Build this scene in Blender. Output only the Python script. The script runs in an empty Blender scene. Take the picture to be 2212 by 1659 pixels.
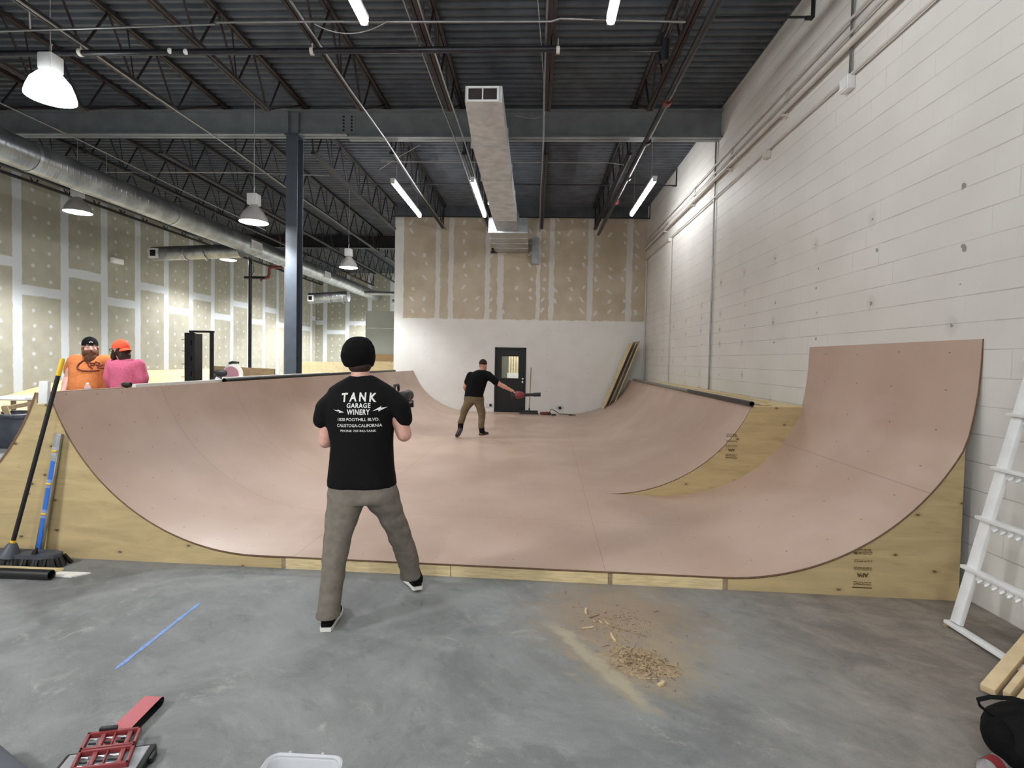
import bpy, bmesh, math, random
from mathutils import Vector, Matrix, noise as mnoise
from mathutils.bvhtree import BVHTree
random.seed(7)
PI=math.pi; R=math.radians
sc=bpy.context.scene
COL=sc.collection
V=Vector
# ------------------------------------------------------------------ camera model (2212 x 1659)
F=1130.; CX=1106.; CY=811.; VPX,VPY=1155.,778.; ROLL=R(1.2); HC=1.69
_y=V((VPX-CX,VPY-CY,F)).normalized()
_d=V((-math.sin(ROLL),math.cos(ROLL),0)); _d=(_d-_y*_d.dot(_y)).normalized()
_x=_d.cross(_y)
def ray(x,y):
    q=V((x-CX,y-CY,F)); return V((_x.dot(q),_y.dot(q),-_d.dot(q)))
def at(x,y,X=None,Y=None,Z=None):
    d=ray(x,y)
    t=X/d.x if X is not None else (Y/d.y if Y is not None else (Z-HC)/d.z)
    return d*t+V((0,0,HC))
cam_data=bpy.data.cameras.new('camera'); cam=bpy.data.objects.new('camera',cam_data); COL.objects.link(cam)
# camera axes in world: right, up, back
cr=V((_x.x,_y.x,-_d.x)); cd=V((_x.y,_y.y,-_d.y)); cf=V((_x.z,_y.z,-_d.z))
m=Matrix((cr,-cd,-cf)).transposed().to_4x4(); m.translation=V((0,0,HC)); cam.matrix_world=m
cam_data.sensor_fit='HORIZONTAL'; cam_data.sensor_width=36; cam_data.lens=F/2212*36
cam_data.shift_y=(CY-829.5)/2212; cam_data.clip_start=.05; cam_data.clip_end=200
sc.camera=cam
# ------------------------------------------------------------------ objects
OFF={}
def tag(o,label=None,cat=None,group=None,kind=None):
    if label: o['label']=label
    if cat: o['category']=cat
    if group: o['group']=group
    if kind: o['kind']=kind
    return o
def thing(name,label,cat,loc=(0,0,0),group=None):
    o=bpy.data.objects.new(name,None); COL.objects.link(o); o.location=loc; o.empty_display_size=.1
    OFF[o.name]=V(loc); return tag(o,label,cat,group)
def copy_tree(o,delta=V((0,0,0)),parent=None):
    c=o.copy(); COL.objects.link(c); OFF[c.name]=OFF[o.name]+V(delta)
    if parent: c.parent=parent
    else: c.location=o.location+V(delta)
    for ch in list(o.children): copy_tree(ch,delta,c)
    return c
def link_mesh(name,me,mat,parent,label=None):
    o=bpy.data.objects.new(name,me); COL.objects.link(o)
    if mat:
        for mm in (mat if isinstance(mat,(list,tuple)) else [mat]): me.materials.append(mm)
    if parent:
        off=OFF[parent.name]; me.transform(Matrix.Translation(-off)); o.parent=parent; OFF[o.name]=off
    else: OFF[o.name]=V((0,0,0))
    if label: o['label']=label
    return o
def frame(d,up=V((0,0,1))):
    d=d.normalized()
    if abs(d.dot(up))>.98: up=V((1,0,0))
    x=d.cross(up).normalized(); return x,x.cross(d).normalized()   # x right, y up
class MB:
    def __init__(s): s.v=[]; s.f=[]; s.uv={}
    def add(s,vs,fs):
        b=len(s.v); s.v+= [V(p) for p in vs]; s.f+=[tuple(i+b for i in f) for f in fs]; return s
    def hexa(s,p):
        return s.add(p,[(0,3,2,1),(4,5,6,7),(0,1,5,4),(1,2,6,5),(2,3,7,6),(3,0,4,7)])
    def box(s,lo,hi):
        x0,y0,z0=lo; x1,y1,z1=hi
        return s.hexa([(x0,y0,z0),(x1,y0,z0),(x1,y1,z0),(x0,y1,z0),(x0,y0,z1),(x1,y0,z1),(x1,y1,z1),(x0,y1,z1)])
    def obox(s,c,ax,ay,az,sx,sy,sz):
        c=V(c); ax=V(ax).normalized()*sx/2; ay=V(ay).normalized()*sy/2; az=V(az).normalized()*sz/2
        return s.hexa([c-ax-ay-az,c+ax-ay-az,c+ax+ay-az,c-ax+ay-az,c-ax-ay+az,c+ax-ay+az,c+ax+ay+az,c-ax+ay+az])
    def bar(s,a,b,w,h,up=V((0,0,1))):
        a=V(a);b=V(b);x,y=frame(b-a,up); return s.obox((a+b)/2,x,b-a,y,w,(b-a).length,h)
    def prism(s,poly,ext):
        n=len(poly); ext=V(ext); p=[V(q) for q in poly]
        fs=[tuple(range(n-1,-1,-1)),tuple(range(n,2*n))]+[(i,(i+1)%n,(i+1)%n+n,i+n) for i in range(n)]
        return s.add(p+[q+ext for q in p],fs)
    def rings(s,rs,cap=True,closed=True):
        n=len(rs[0]); vs=[p for r in rs for p in r]; fs=[]
        for k in range(len(rs)-1):
            for i in range(n if closed else n-1):
                j=(i+1)%n; fs.append((k*n+i,k*n+j,(k+1)*n+j,(k+1)*n+i))
        if cap: fs+= [tuple(range(n-1,-1,-1)),tuple(range((len(rs)-1)*n,len(rs)*n))]
        return s.add(vs,fs)
    def tube(s,pts,r,n=8,cap=True,flat=1.,up=V((0,0,1))):
        pts=[V(p) for p in pts]; rs=[]; x=None
        for i,p in enumerate(pts):
            d=(pts[min(i+1,len(pts)-1)]-pts[max(i-1,0)]).normalized()
            if x is None: x,y=frame(d,up)
            else:
                x=(x-d*x.dot(d)).normalized(); y=x.cross(d)
            rr=r[i] if isinstance(r,(list,tuple)) else r
            rs.append([p+x*math.cos(2*PI*k/n)*rr+y*math.sin(2*PI*k/n)*rr*flat for k in range(n)])
        return s.rings(rs,cap)
    def caps(s,a,b,ra,rb=None,n=10):   # capsule a->b
        rb=ra if rb is None else rb; a=V(a);b=V(b); d=(b-a); 
        if d.length<1e-6: d=V((0,0,1e-4))
        d.normalize(); P=[];Q=[]
        for k in range(4):
            t=PI/2*(1-k/3.)*.98; P.append(a-d*ra*math.sin(t)); Q.append(ra*math.cos(t))
        for k in range(4):
            t=PI/2*(k/3.)*.98; P.append(b+d*rb*math.sin(t)); Q.append(rb*math.cos(t))
        x,y=frame(d); rs=[[p+x*math.cos(2*PI*i/n)*q+y*math.sin(2*PI*i/n)*q for i in range(n)] for p,q in zip(P,Q)]
        return s.rings(rs)
    def lathe(s,prof,c=(0,0,0),ax=V((0,0,1)),n=20,cap=True,flat=1.):
        c=V(c); ax=V(ax).normalized(); x,y=frame(ax)
        rs=[[c+ax*h+x*math.cos(2*PI*k/n)*r+y*math.sin(2*PI*k/n)*r*flat for k in range(n)] for r,h in prof]
        return s.rings(rs,cap)
    def ell(s,c,r,M=None,nu=16,nv=10):
        c=V(c); rs=[]
        for j in range(nv+1):
            t=-PI/2+PI*j/nv; t=max(min(t,PI/2*.985),-PI/2*.985); ring=[]
            for i in range(nu):
                p=V((r[0]*math.cos(t)*math.cos(2*PI*i/nu),r[1]*math.cos(t)*math.sin(2*PI*i/nu),r[2]*math.sin(t)))
                ring.append(c+(M@p if M else p))
            rs.append(ring)
        return s.rings(rs)
    def mesh(s,name):
        me=bpy.data.meshes.new(name); me.from_pydata([tuple(p) for p in s.v],[],s.f); me.update()
        bm=bmesh.new(); bm.from_mesh(me); bmesh.ops.recalc_face_normals(bm,faces=bm.faces); bm.to_mesh(me); bm.free(); return me
    def build(s,name,mat,parent=None,label=None,smooth=True,angle=40,bevel=0,flip=False):
        me=s.mesh(name)
        if bevel:
            bm=bmesh.new(); bm.from_mesh(me)
            es=[e for e in bm.edges if len(e.link_faces)==2 and e.calc_face_angle(0)>.6]
            bmesh.ops.bevel(bm,geom=es,offset=bevel,segments=2,profile=.5,affect='EDGES',clamp_overlap=True)
            bm.to_mesh(me); bm.free()
        if smooth:
            me.polygons.foreach_set('use_smooth',[True]*len(me.polygons)); me.set_sharp_from_angle(angle=R(angle))
        return link_mesh(name,me,mat,parent,label)
    def fuse(s,name,mat,parent=None,vox=.01,it=4,label=None,wrinkle=0,wscale=8,wstretch=(1,1,1)):
        me=s.mesh(name+'_raw'); o=bpy.data.objects.new('tmp',me); COL.objects.link(o)
        md=o.modifiers.new('r','REMESH'); md.mode='VOXEL'; md.voxel_size=vox; md.use_smooth_shade=True
        sm=o.modifiers.new('s','SMOOTH'); sm.iterations=it; sm.factor=.5
        dg=bpy.context.evaluated_depsgraph_get(); me2=bpy.data.meshes.new_from_object(o.evaluated_get(dg)); me2.name=name
        bpy.data.objects.remove(o); bpy.data.meshes.remove(me)
        if wrinkle:
            me2.update(); N_=[v.normal.copy() for v in me2.vertices]
            for v,nv in zip(me2.vertices,N_):
                p=V((v.co.x*wstretch[0],v.co.y*wstretch[1],v.co.z*wstretch[2]))*wscale
                w=mnoise.noise(p)+.5*mnoise.noise(p*2.1+V((3,1,7)))
                v.co+=nv*w*wrinkle
        me2.polygons.foreach_set('use_smooth',[True]*len(me2.polygons))
        return link_mesh(name,me2,mat,parent,label)
def struct(o,**k):
    o['kind']='structure'; return o
# ------------------------------------------------------------------ materials
class NB:
    def __init__(s,name):
        s.m=bpy.data.materials.new(name); s.m.use_nodes=True; s.t=s.m.node_tree; s.t.nodes.clear()
        s.out=s.n('ShaderNodeOutputMaterial'); s.p=s.n('ShaderNodeBsdfPrincipled'); s.t.links.new(s.p.outputs[0],s.out.inputs[0])
        s.pos=s.n('ShaderNodeNewGeometry').outputs['Position']
    def n(s,t,**kw):
        nd=s.t.nodes.new(t)
        for k,v in kw.items(): setattr(nd,k,v)
        return nd
    def S(s,inp,v):
        if isinstance(v,bpy.types.NodeSocket): s.t.links.new(v,inp)
        elif v is not None:
            if hasattr(inp.default_value,'__len__') and not hasattr(v,'__len__'): v=(v,)*len(inp.default_value)
            if hasattr(v,'__len__') and len(v)==3 and len(inp.default_value)==4: v=(*v,1)
            inp.default_value=v
    def mt(s,op,a,b=None,c=None,clamp=False):
        nd=s.n('ShaderNodeMath',operation=op,use_clamp=clamp)
        s.S(nd.inputs[0],a); s.S(nd.inputs[1],b); s.S(nd.inputs[2],c); return nd.outputs[0]
    def ss(s,x,a,b,inv=False):   # smoothstep
        nd=s.n('ShaderNodeMapRange',interpolation_type='SMOOTHSTEP'); s.S(nd.inputs[0],x); s.S(nd.inputs[1],a); s.S(nd.inputs[2],b)
        nd.inputs[3].default_value=1 if inv else 0; nd.inputs[4].default_value=0 if inv else 1; return nd.outputs[0]
    def xyz(s,v=None):
        nd=s.n('ShaderNodeSeparateXYZ'); s.S(nd.inputs[0],v or s.pos); return nd.outputs
    def comb(s,x,y,z=0.):
        nd=s.n('ShaderNodeCombineXYZ'); s.S(nd.inputs[0],x);s.S(nd.inputs[1],y);s.S(nd.inputs[2],z); return nd.outputs[0]
    def scl(s,v,k):
        nd=s.n('ShaderNodeVectorMath',operation='MULTIPLY'); s.S(nd.inputs[0],v); s.S(nd.inputs[1],k); return nd.outputs[0]
    def noise(s,scale=5.,detail=3.,v=None,rough=.5,dist=0.,col=False):
        nd=s.n('ShaderNodeTexNoise'); s.S(nd.inputs['Vector'],v or s.pos); nd.inputs['Scale'].default_value=scale
        nd.inputs['Detail'].default_value=detail; nd.inputs['Roughness'].default_value=rough; nd.inputs['Distortion'].default_value=dist
        return nd.outputs[1 if col else 0]
    def white(s,v):
        nd=s.n('ShaderNodeTexWhiteNoise',noise_dimensions='3D'); s.S(nd.inputs['Vector'],v); return nd.outputs
    def mix(s,f,a,b,blend='MIX'):
        nd=s.n('ShaderNodeMix',data_type='RGBA',blend_type=blend); s.S(nd.inputs[0],f); s.S(nd.inputs[6],a); s.S(nd.inputs[7],b); return nd.outputs[2]
    def bump(s,h,strength=.3,dist=.01):
        nd=s.n('ShaderNodeBump'); nd.inputs['Strength'].default_value=strength; nd.inputs['Distance'].default_value=dist
        s.S(nd.inputs['Height'],h); s.t.links.new(nd.outputs[0],s.p.inputs['Normal'])
    def fin(s,col,rough=.6,metal=0.,spec=.5):
        s.S(s.p.inputs['Base Color'],col); s.S(s.p.inputs['Roughness'],rough); s.S(s.p.inputs['Metallic'],metal); s.S(s.p.inputs['Specular IOR Level'],spec); return s.m
def srgb(r,g,b):
    f=lambda c:(c/255/12.92 if c/255<=.04045 else ((c/255+.055)/1.055)**2.4); return (f(r),f(g),f(b))
def pm(name,col,rough=.6,metal=0.,var=.12,scale=14.,bump=0.,spec=.5,stretch=None,bscale=None):
    b=NB(name); v=b.scl(b.pos,stretch) if stretch else b.pos
    nz=b.noise(scale,4,v); k=b.ss(nz,.3,.7)
    c=b.mix(k,tuple(x*(1-var) for x in col),tuple(min(1,x*(1+var)) for x in col))
    if bump: b.bump(b.noise(bscale or scale*4,3,v),bump,.004)
    return b.fin(c,rough,metal,spec)
def emis(name,col,st):
    b=NB(name); b.S(b.p.inputs['Base Color'],(0.8,.8,.8)); b.S(b.p.inputs['Emission Color'],col); b.p.inputs['Emission Strength'].default_value=st; return b.m
def glassy(name,col,alpha=.35,rough=.1):
    b=NB(name); nz=b.noise(9,2); b.S(b.p.inputs['Alpha'],b.mt('ADD',alpha-.06,b.mt('MULTIPLY',nz,.12))); return b.fin(col,rough)
M={}
M['deck']=pm('deck_paint',srgb(84,89,95),.55,0.2,.2,3.)
M['joist']=pm('joist_primer',srgb(44,33,33),.6,0,.25,6.)
M['joist2']=pm('joist_black',srgb(36,34,38),.55,0,.25,6.)
M['steelgrey']=pm('grey_steel_paint',srgb(132,138,141),.5,0,.1,5.)
M['column']=pm('column_paint',srgb(80,88,99),.5,0,.08,5.)
M['pipe']=pm('black_pipe',srgb(58,58,62),.35,.7,.2,8.)
M['galv']=pm('galvanised_sheet',srgb(185,188,190),.32,.85,.12,7.)
M['galvdull']=pm('dull_galvanised_sheet',srgb(206,209,212),.5,.25,.14,5.)
M['conduit']=pm('steel_conduit',srgb(150,150,150),.35,.8,.1,8.)
M['wcond']=pm('painted_conduit',srgb(205,200,192),.45,0,.06,5.)
M['wire']=pm('pale_cable',srgb(170,170,170),.5,0,.1,5.)
M['black']=pm('black_plastic',srgb(24,24,26),.45,0,.2,20.)
M['blackmetal']=pm('black_metal',srgb(28,29,31),.4,.3,.2,10.)
M['red']=pm('red_plastic',srgb(134,52,54),.4,0,.12,20.)
M['redpaint']=pm('red_paint',srgb(112,46,40),.45,0,.15,20.)
M['white']=pm('white_paint',srgb(232,233,232),.45,0,.04,10.)
M['whiteb']=pm('white_board',srgb(238,236,230),.5,0,.04,10.)
M['chrome']=pm('bright_metal',srgb(205,205,208),.25,.9,.05,10.)
M['yellow']=pm('yellow_plastic',srgb(235,190,40),.45,0,.06,10.)
M['blue']=pm('blue_plastic',srgb(50,110,205),.45,0,.08,10.)
M['wood']=pm('pale_lumber',srgb(206,184,146),.65,0,.1,9.,.1)
M['woodX']=pm('pale_lumber_cross',srgb(214,194,150),.6,0,.14,6.,.15,stretch=(1.2,10,10))
M['oldwood']=pm('grey_lumber',srgb(150,130,105),.7,0,.2,6.,.15,stretch=(1.5,10,10))
M['skin']=pm('skin',srgb(205,150,128),.5,0,.08,30.,.05)
M['skinpink']=pm('pink_skin',srgb(214,165,150),.5,0,.08,30.,.05)
M['shirt']=pm('black_cotton',srgb(11,11,13),.85,0,.2,60.,.15,.2)
M['cap']=pm('black_knit',srgb(13,13,15),.9,0,.3,90.,.4,.15)
M['khaki']=pm('grey_brown_twill',srgb(118,111,102),.85,0,.1,25.,.15,.2)
M['olive']=pm('olive_twill',srgb(112,98,74),.85,0,.12,25.,.15,.2)
M['orange']=pm('orange_cotton',srgb(214,130,78),.85,0,.08,25.,.1,.2)
M['pink']=pm('pink_knit',srgb(200,100,128),.88,0,.12,60.,.15,.2)
M['coral']=pm('coral_cap_cloth',srgb(240,98,66),.8,0,.06,40.,.1,.2)
M['hair']=pm('brown_hair',srgb(56,38,32),.7,0,.35,60.,.4,.3)
M['beard']=pm('red_brown_hair',srgb(96,62,44),.75,0,.3,60.,.4,.3)
M['print']=pm('white_print',srgb(225,225,222),.8,0,.08,60.)
M['darkprint']=pm('maroon_print',srgb(110,48,40),.85,0,.15,40.)
M['jeans']=pm('dark_denim',srgb(52,58,74),.85,0,.15,30.,.15,.2)
M['rubber']=pm('white_rubber',srgb(228,226,220),.6,0,.05,20.)
M['card']=pm('brown_board',srgb(128,106,76),.8,0,.1,8.)
M['greyplastic']=pm('grey_plastic',srgb(70,74,84),.5,0,.12,10.)
M['clear']=glassy('clear_plastic',(.9,.92,.94),.22,.12)
M['milky']=glassy('milky_plastic',(.84,.86,.9),.42,.25)
M['glass']=glassy('window_glass',(.8,.85,.85),.12,.03)
M['stamp']=pm('stamp_ink',srgb(92,76,44),.8,0,.2,80.)
M['pinkgrit']=pm('pink_abrasive',srgb(206,122,126),.9,0,.12,300.,.5)
# ---- concrete floor
def m_floor():
    b=NB('polished_concrete'); x,y,z=b.xyz()
    rv=b.n('ShaderNodeVectorRotate'); b.S(rv.inputs['Vector'],b.pos); rv.inputs['Angle'].default_value=.6; rot=rv.outputs[0]
    n1=b.noise(1.1,8,None,.68,.6); n2=b.noise(6,6,b.scl(rot,(1,1.5,1)),.65); n3=b.noise(60,3)
    c=b.mix(b.ss(n1,.3,.72),srgb(112,114,114),srgb(148,150,149))
    c=b.mix(b.mt('MULTIPLY',b.ss(n2,.5,.75),.45),c,srgb(160,162,160))
    # scuffs
    n4=b.noise(2.6,9,b.scl(rot,(1.2,1.9,1)),.74,.5); c=b.mix(b.mt('MULTIPLY',b.ss(n4,.57,.72),.55),c,srgb(182,181,174))
    c=b.mix(b.mt('MULTIPLY',b.ss(n4,.32,.46,True),.35),c,srgb(84,90,87))
    # warm dust spread by the saw cuts: near the pile, and along the right
    def blob(px,py,r0,r1):
        dx=b.mt('SUBTRACT',x,px); dy=b.mt('SUBTRACT',y,py); d=b.mt('SQRT',b.mt('ADD',b.mt('MULTIPLY',dx,dx),b.mt('MULTIPLY',dy,dy)))
        d=b.mt('ADD',d,b.mt('MULTIPLY',b.mt('SUBTRACT',n2,.5),.9)); return b.ss(d,r0,r1,True)
    c=b.mix(b.mt('MULTIPLY',blob(.6,3.45,.1,.85),.85),c,srgb(156,134,110))
    c=b.mix(b.mt('MULTIPLY',blob(.64,2.93,.05,.5),.75),c,srgb(166,148,118))
    rr=b.mt('MULTIPLY',b.ss(b.mt('ADD',x,b.mt('MULTIPLY',n2,.8)),1.0,2.9),.72); c=b.mix(rr,c,b.mix(b.ss(n4,.4,.62),srgb(120,107,95),srgb(150,137,122)))
    c=b.mix(b.mt('MULTIPLY',b.ss(b.noise(140,2),.35,.65),.16),c,srgb(90,90,88))
    # pale drag line left of the pile
    t=b.mt('ADD',b.mt('SUBTRACT',x,.25),b.mt('MULTIPLY',b.mt('SUBTRACT',y,3.15),.55)); t=b.mt('ABSOLUTE',b.mt('ADD',t,b.mt('MULTIPLY',b.mt('SUBTRACT',n2,.5),.25)))
    reg=b.mt('MULTIPLY',b.ss(t,.02,.09,True),b.mt('MULTIPLY',b.ss(y,2.45,2.6),b.ss(y,3.2,3.4,True)))
    c=b.mix(b.mt('MULTIPLY',reg,.7),c,srgb(176,165,140))
    b.bump(n3,.06,.003)
    return b.fin(c,b.mt('ADD',.5,b.mt('MULTIPLY',n2,.25)),0,.35)
M['floor']=m_floor()
# ---- painted concrete block
def m_cmu():
    b=NB('painted_block'); x,y,z=b.xyz()
    row=b.mt('FLOOR',b.mt('DIVIDE',z,.203)); fz=b.mt('FRACT',b.mt('DIVIDE',z,.203))
    dz=b.mt('MULTIPLY',b.mt('MINIMUM',fz,b.mt('SUBTRACT',1.,fz)),.203)
    odd=b.mt('MULTIPLY',b.mt('MODULO',row,2.),.5); yy=b.mt('ADD',b.mt('DIVIDE',y,.406),odd); fy=b.mt('FRACT',yy)
    dy=b.mt('MULTIPLY',b.mt('MINIMUM',fy,b.mt('SUBTRACT',1.,fy)),.406)
    n=b.noise(1.3,4); n2=b.noise(40,3)
    lz=b.ss(dz,.002,.006,True); ly=b.mt('MULTIPLY',b.ss(dy,.002,.006,True),b.mt('ADD',.05,b.mt('MULTIPLY',b.ss(n,.45,.7),.5)))
    hz=b.mt('MULTIPLY',lz,b.mt('ADD',.35,b.mt('MULTIPLY',b.ss(b.noise(2.5,3),.35,.65),.65)))
    j=b.mt('MAXIMUM',hz,ly)
    c=b.mix(b.ss(n,.3,.7),srgb(219,216,210),srgb(226,223,218))
    c=b.mix(b.mt('MULTIPLY',j,.55),c,srgb(150,146,138))
    # torn anchor holes
    gy=b.mt('DIVIDE',b.mt('ADD',y,.45),1.02); gz=b.mt('DIVIDE',z,.268); cell=b.comb(b.mt('FLOOR',gy),b.mt('FLOOR',gz),0.)
    w=b.white(cell); wx,wy,wz=b.xyz(w[1])
    ex=b.mt('MULTIPLY',b.mt('SUBTRACT',b.mt('FRACT',gy),b.mt('ADD',.42,b.mt('MULTIPLY',wx,.12))),1.02)
    ez=b.mt('MULTIPLY',b.mt('SUBTRACT',b.mt('FRACT',gz),b.mt('ADD',.4,b.mt('MULTIPLY',wy,.3))),.268)
    d=b.mt('SQRT',b.mt('ADD',b.mt('MULTIPLY',ex,ex),b.mt('MULTIPLY',b.mt('MULTIPLY',ez,ez),.6)))
    d=b.mt('ADD',d,b.mt('MULTIPLY',b.mt('SUBTRACT',b.noise(30,3),.5),.06))
    sz=b.mt('ADD',.008,b.mt('MULTIPLY',b.mt('POWER',wz,2.5),.02)); hm=b.mt('LESS_THAN',d,sz)
    hm=b.mt('MULTIPLY',hm,b.mt('GREATER_THAN',w[0],.12)); hm=b.mt('MULTIPLY',hm,b.mt('MULTIPLY',b.mt('GREATER_THAN',z,.25),b.mt('LESS_THAN',z,3.25)))
    sm=b.mt('MULTIPLY',b.ss(d,.02,.09,True),b.mt('MULTIPLY',b.mt('LESS_THAN',z,3.25),b.mt('MULTIPLY',b.mt('GREATER_THAN',w[0],.55),.18)))
    c=b.mix(sm,c,srgb(140,134,126)); c=b.mix(b.mt('MULTIPLY',hm,.75),c,srgb(112,106,100))
    h=b.mt('SUBTRACT',b.mt('MULTIPLY',n2,.12),b.mt('ADD',b.mt('MULTIPLY',lz,1.),b.mt('MULTIPLY',ly,.8)))
    b.bump(h,.35,.006)
    return b.fin(c,.5,0,.35)
M['cmu']=m_cmu()
# ---- taped gypsum board
def m_gyp(name,axis,off,base,tape,lo=3.1,hi=3.7,paint=0.):
    b=NB(name); x,y,z=b.xyz(); u=y if axis=='Y' else x
    n=b.noise(3,4); nn=b.mt('SUBTRACT',b.noise(7,3),.5)
    s=b.mt('DIVIDE',b.mt('SUBTRACT',u,off),1.22); col=b.mt('FLOOR',s); f=b.mt('FRACT',s)
    dv=b.mt('ADD',b.mt('MULTIPLY',b.mt('MINIMUM',f,b.mt('SUBTRACT',1.,f)),1.22),b.mt('MULTIPLY',nn,.05))
    tv=b.ss(dv,.098,.125,True)
    par=b.mt('ABSOLUTE',b.mt('MODULO',col,2.)); hj=b.mt('ADD',lo,b.mt('MULTIPLY',par,hi-lo))
    dh=b.mt('ADD',b.mt('ABSOLUTE',b.mt('SUBTRACT',z,hj)),b.mt('MULTIPLY',nn,.06)); th=b.ss(dh,.10,.13,True)
    t=b.mt('MAXIMUM',tv,th)
    f3=b.mt('MULTIPLY',f,3.); cx=b.mt('SUBTRACT',b.mt('FRACT',b.mt('ADD',f3,.5)),.5); gz=b.mt('DIVIDE',z,.355); cz=b.mt('SUBTRACT',b.mt('FRACT',gz),.5)
    w=b.white(b.comb(b.mt('FLOOR',b.mt('ADD',b.mt('MULTIPLY',s,3.),.5)),b.mt('FLOOR',gz),1.)); wx,wy,wz=b.xyz(w[1])
    ax=b.mt('MULTIPLY',b.mt('ADD',cx,b.mt('MULTIPLY',b.mt('SUBTRACT',wx,.5),.16)),.407); az=b.mt('MULTIPLY',b.mt('ADD',cz,b.mt('MULTIPLY',b.mt('SUBTRACT',wy,.5),.25)),.355)
    d=b.mt('ADD',b.mt('SQRT',b.mt('ADD',b.mt('MULTIPLY',ax,ax),b.mt('MULTIPLY',az,az))),b.mt('MULTIPLY',b.mt('SUBTRACT',b.noise(22,2),.5),.04))
    dot=b.mt('MULTIPLY',b.ss(d,.022,.062,True),b.mt('ADD',.55,b.mt('MULTIPLY',wz,.45)))
    t=b.mt('MAXIMUM',t,dot)
    c=b.mix(b.ss(n,.3,.7),tuple(k*.93 for k in base),tuple(k*1.05 for k in base))
    c=b.mix(b.mt('MULTIPLY',t,.92),c,tape)
    return b.fin(c,.8,0,.25)
M['gypL']=m_gyp('taped_wallboard','Y',11.59,srgb(168,165,150),srgb(203,208,213))
M['gypR']=m_gyp('taped_wallboard_rear','X',-11.4,srgb(164,162,146),srgb(214,219,225),3.0,3.5)
def m_far():
    b=NB('half_painted_wallboard'); x,y,z=b.xyz()
    nn=b.mt('SUBTRACT',b.noise(6,4,b.scl(b.pos,(1,1,.6))),.5); n=b.noise(2.5,4)
    t=None
    for k,(a,c2) in enumerate([(-4.3,-4.0),(-2.99,-2.86),(-2.61,-2.47),(-1.51,-1.38),(-1.15,-.98),(.0,.11),(.37,.51),(1.5,1.65),(2.62,2.79)]):
        dd=b.mt('ADD',b.mt('ABSOLUTE',b.mt('SUBTRACT',x,(a+c2)/2)),b.mt('MULTIPLY',nn,.13)); q=b.ss(dd,(c2-a)/2-.005,(c2-a)/2+.012,True)
        t=q if t is None else b.mt('MAXIMUM',t,q)
    gx=b.mt('DIVIDE',x,.39); gz=b.mt('DIVIDE',z,.33); w=b.white(b.comb(b.mt('FLOOR',gx),b.mt('FLOOR',gz),2.)); wx,wy,wz=b.xyz(w[1])
    ax=b.mt('MULTIPLY',b.mt('SUBTRACT',b.mt('FRACT',gx),b.mt('ADD',.35,b.mt('MULTIPLY',wx,.3))),.39); az=b.mt('MULTIPLY',b.mt('SUBTRACT',b.mt('FRACT',gz),b.mt('ADD',.3,b.mt('MULTIPLY',wy,.4))),.33)
    sk=b.mt('ADD',ax,b.mt('MULTIPLY',az,b.mt('MULTIPLY',b.mt('SUBTRACT',wz,.5),1.6)))
    d=b.mt('MAXIMUM',b.mt('ABSOLUTE',sk),b.mt('MULTIPLY',b.mt('ABSOLUTE',az),b.mt('ADD',.4,b.mt('MULTIPLY',wx,.5))))
    d=b.mt('ADD',d,b.mt('MULTIPLY',b.mt('SUBTRACT',b.noise(25,2),.5),.05))
    dot=b.mt('MULTIPLY',b.ss(d,.034,.044,True),b.mt('GREATER_THAN',w[0],.22)); t=b.mt('MAXIMUM',t,dot)
    c=b.mix(b.ss(n,.3,.7),srgb(186,172,150),srgb(200,187,166)); c=b.mix(b.mt('MULTIPLY',t,.85),c,srgb(218,216,212))
    pz=b.mt('ADD',z,b.mt('MULTIPLY',nn,.12)); edge=b.ss(pz,2.86,2.89,True)
    edge=b.mt('MAXIMUM',edge,b.mt('LESS_THAN',b.mt('ADD',x,b.mt('MULTIPLY',nn,.1)),-3.95))
    p=b.mix(b.ss(n,.3,.7),srgb(224,222,217),srgb(229,227,223))
    # screw dimples on the painted part
    gx=b.mt('DIVIDE',x,1.22); gz=b.mt('DIVIDE',z,.55); ex=b.mt('MULTIPLY',b.mt('SUBTRACT',b.mt('FRACT',gx),.3),1.22); ez=b.mt('MULTIPLY',b.mt('SUBTRACT',b.mt('FRACT',gz),.4),.55)
    dd=b.mt('ADD',b.mt('SQRT',b.mt('ADD',b.mt('MULTIPLY',ex,ex),b.mt('MULTIPLY',ez,b.mt('MULTIPLY',ez,5.)))),b.mt('MULTIPLY',b.mt('SUBTRACT',b.noise(30,2),.5),.05))
    p=b.mix(b.mt('MULTIPLY',b.ss(dd,.01,.03,True),.5),p,srgb(150,148,144))
    c=b.mix(edge,c,p)
    return b.fin(c,.7,0,.3)
M['farwall']=m_far()
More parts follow.
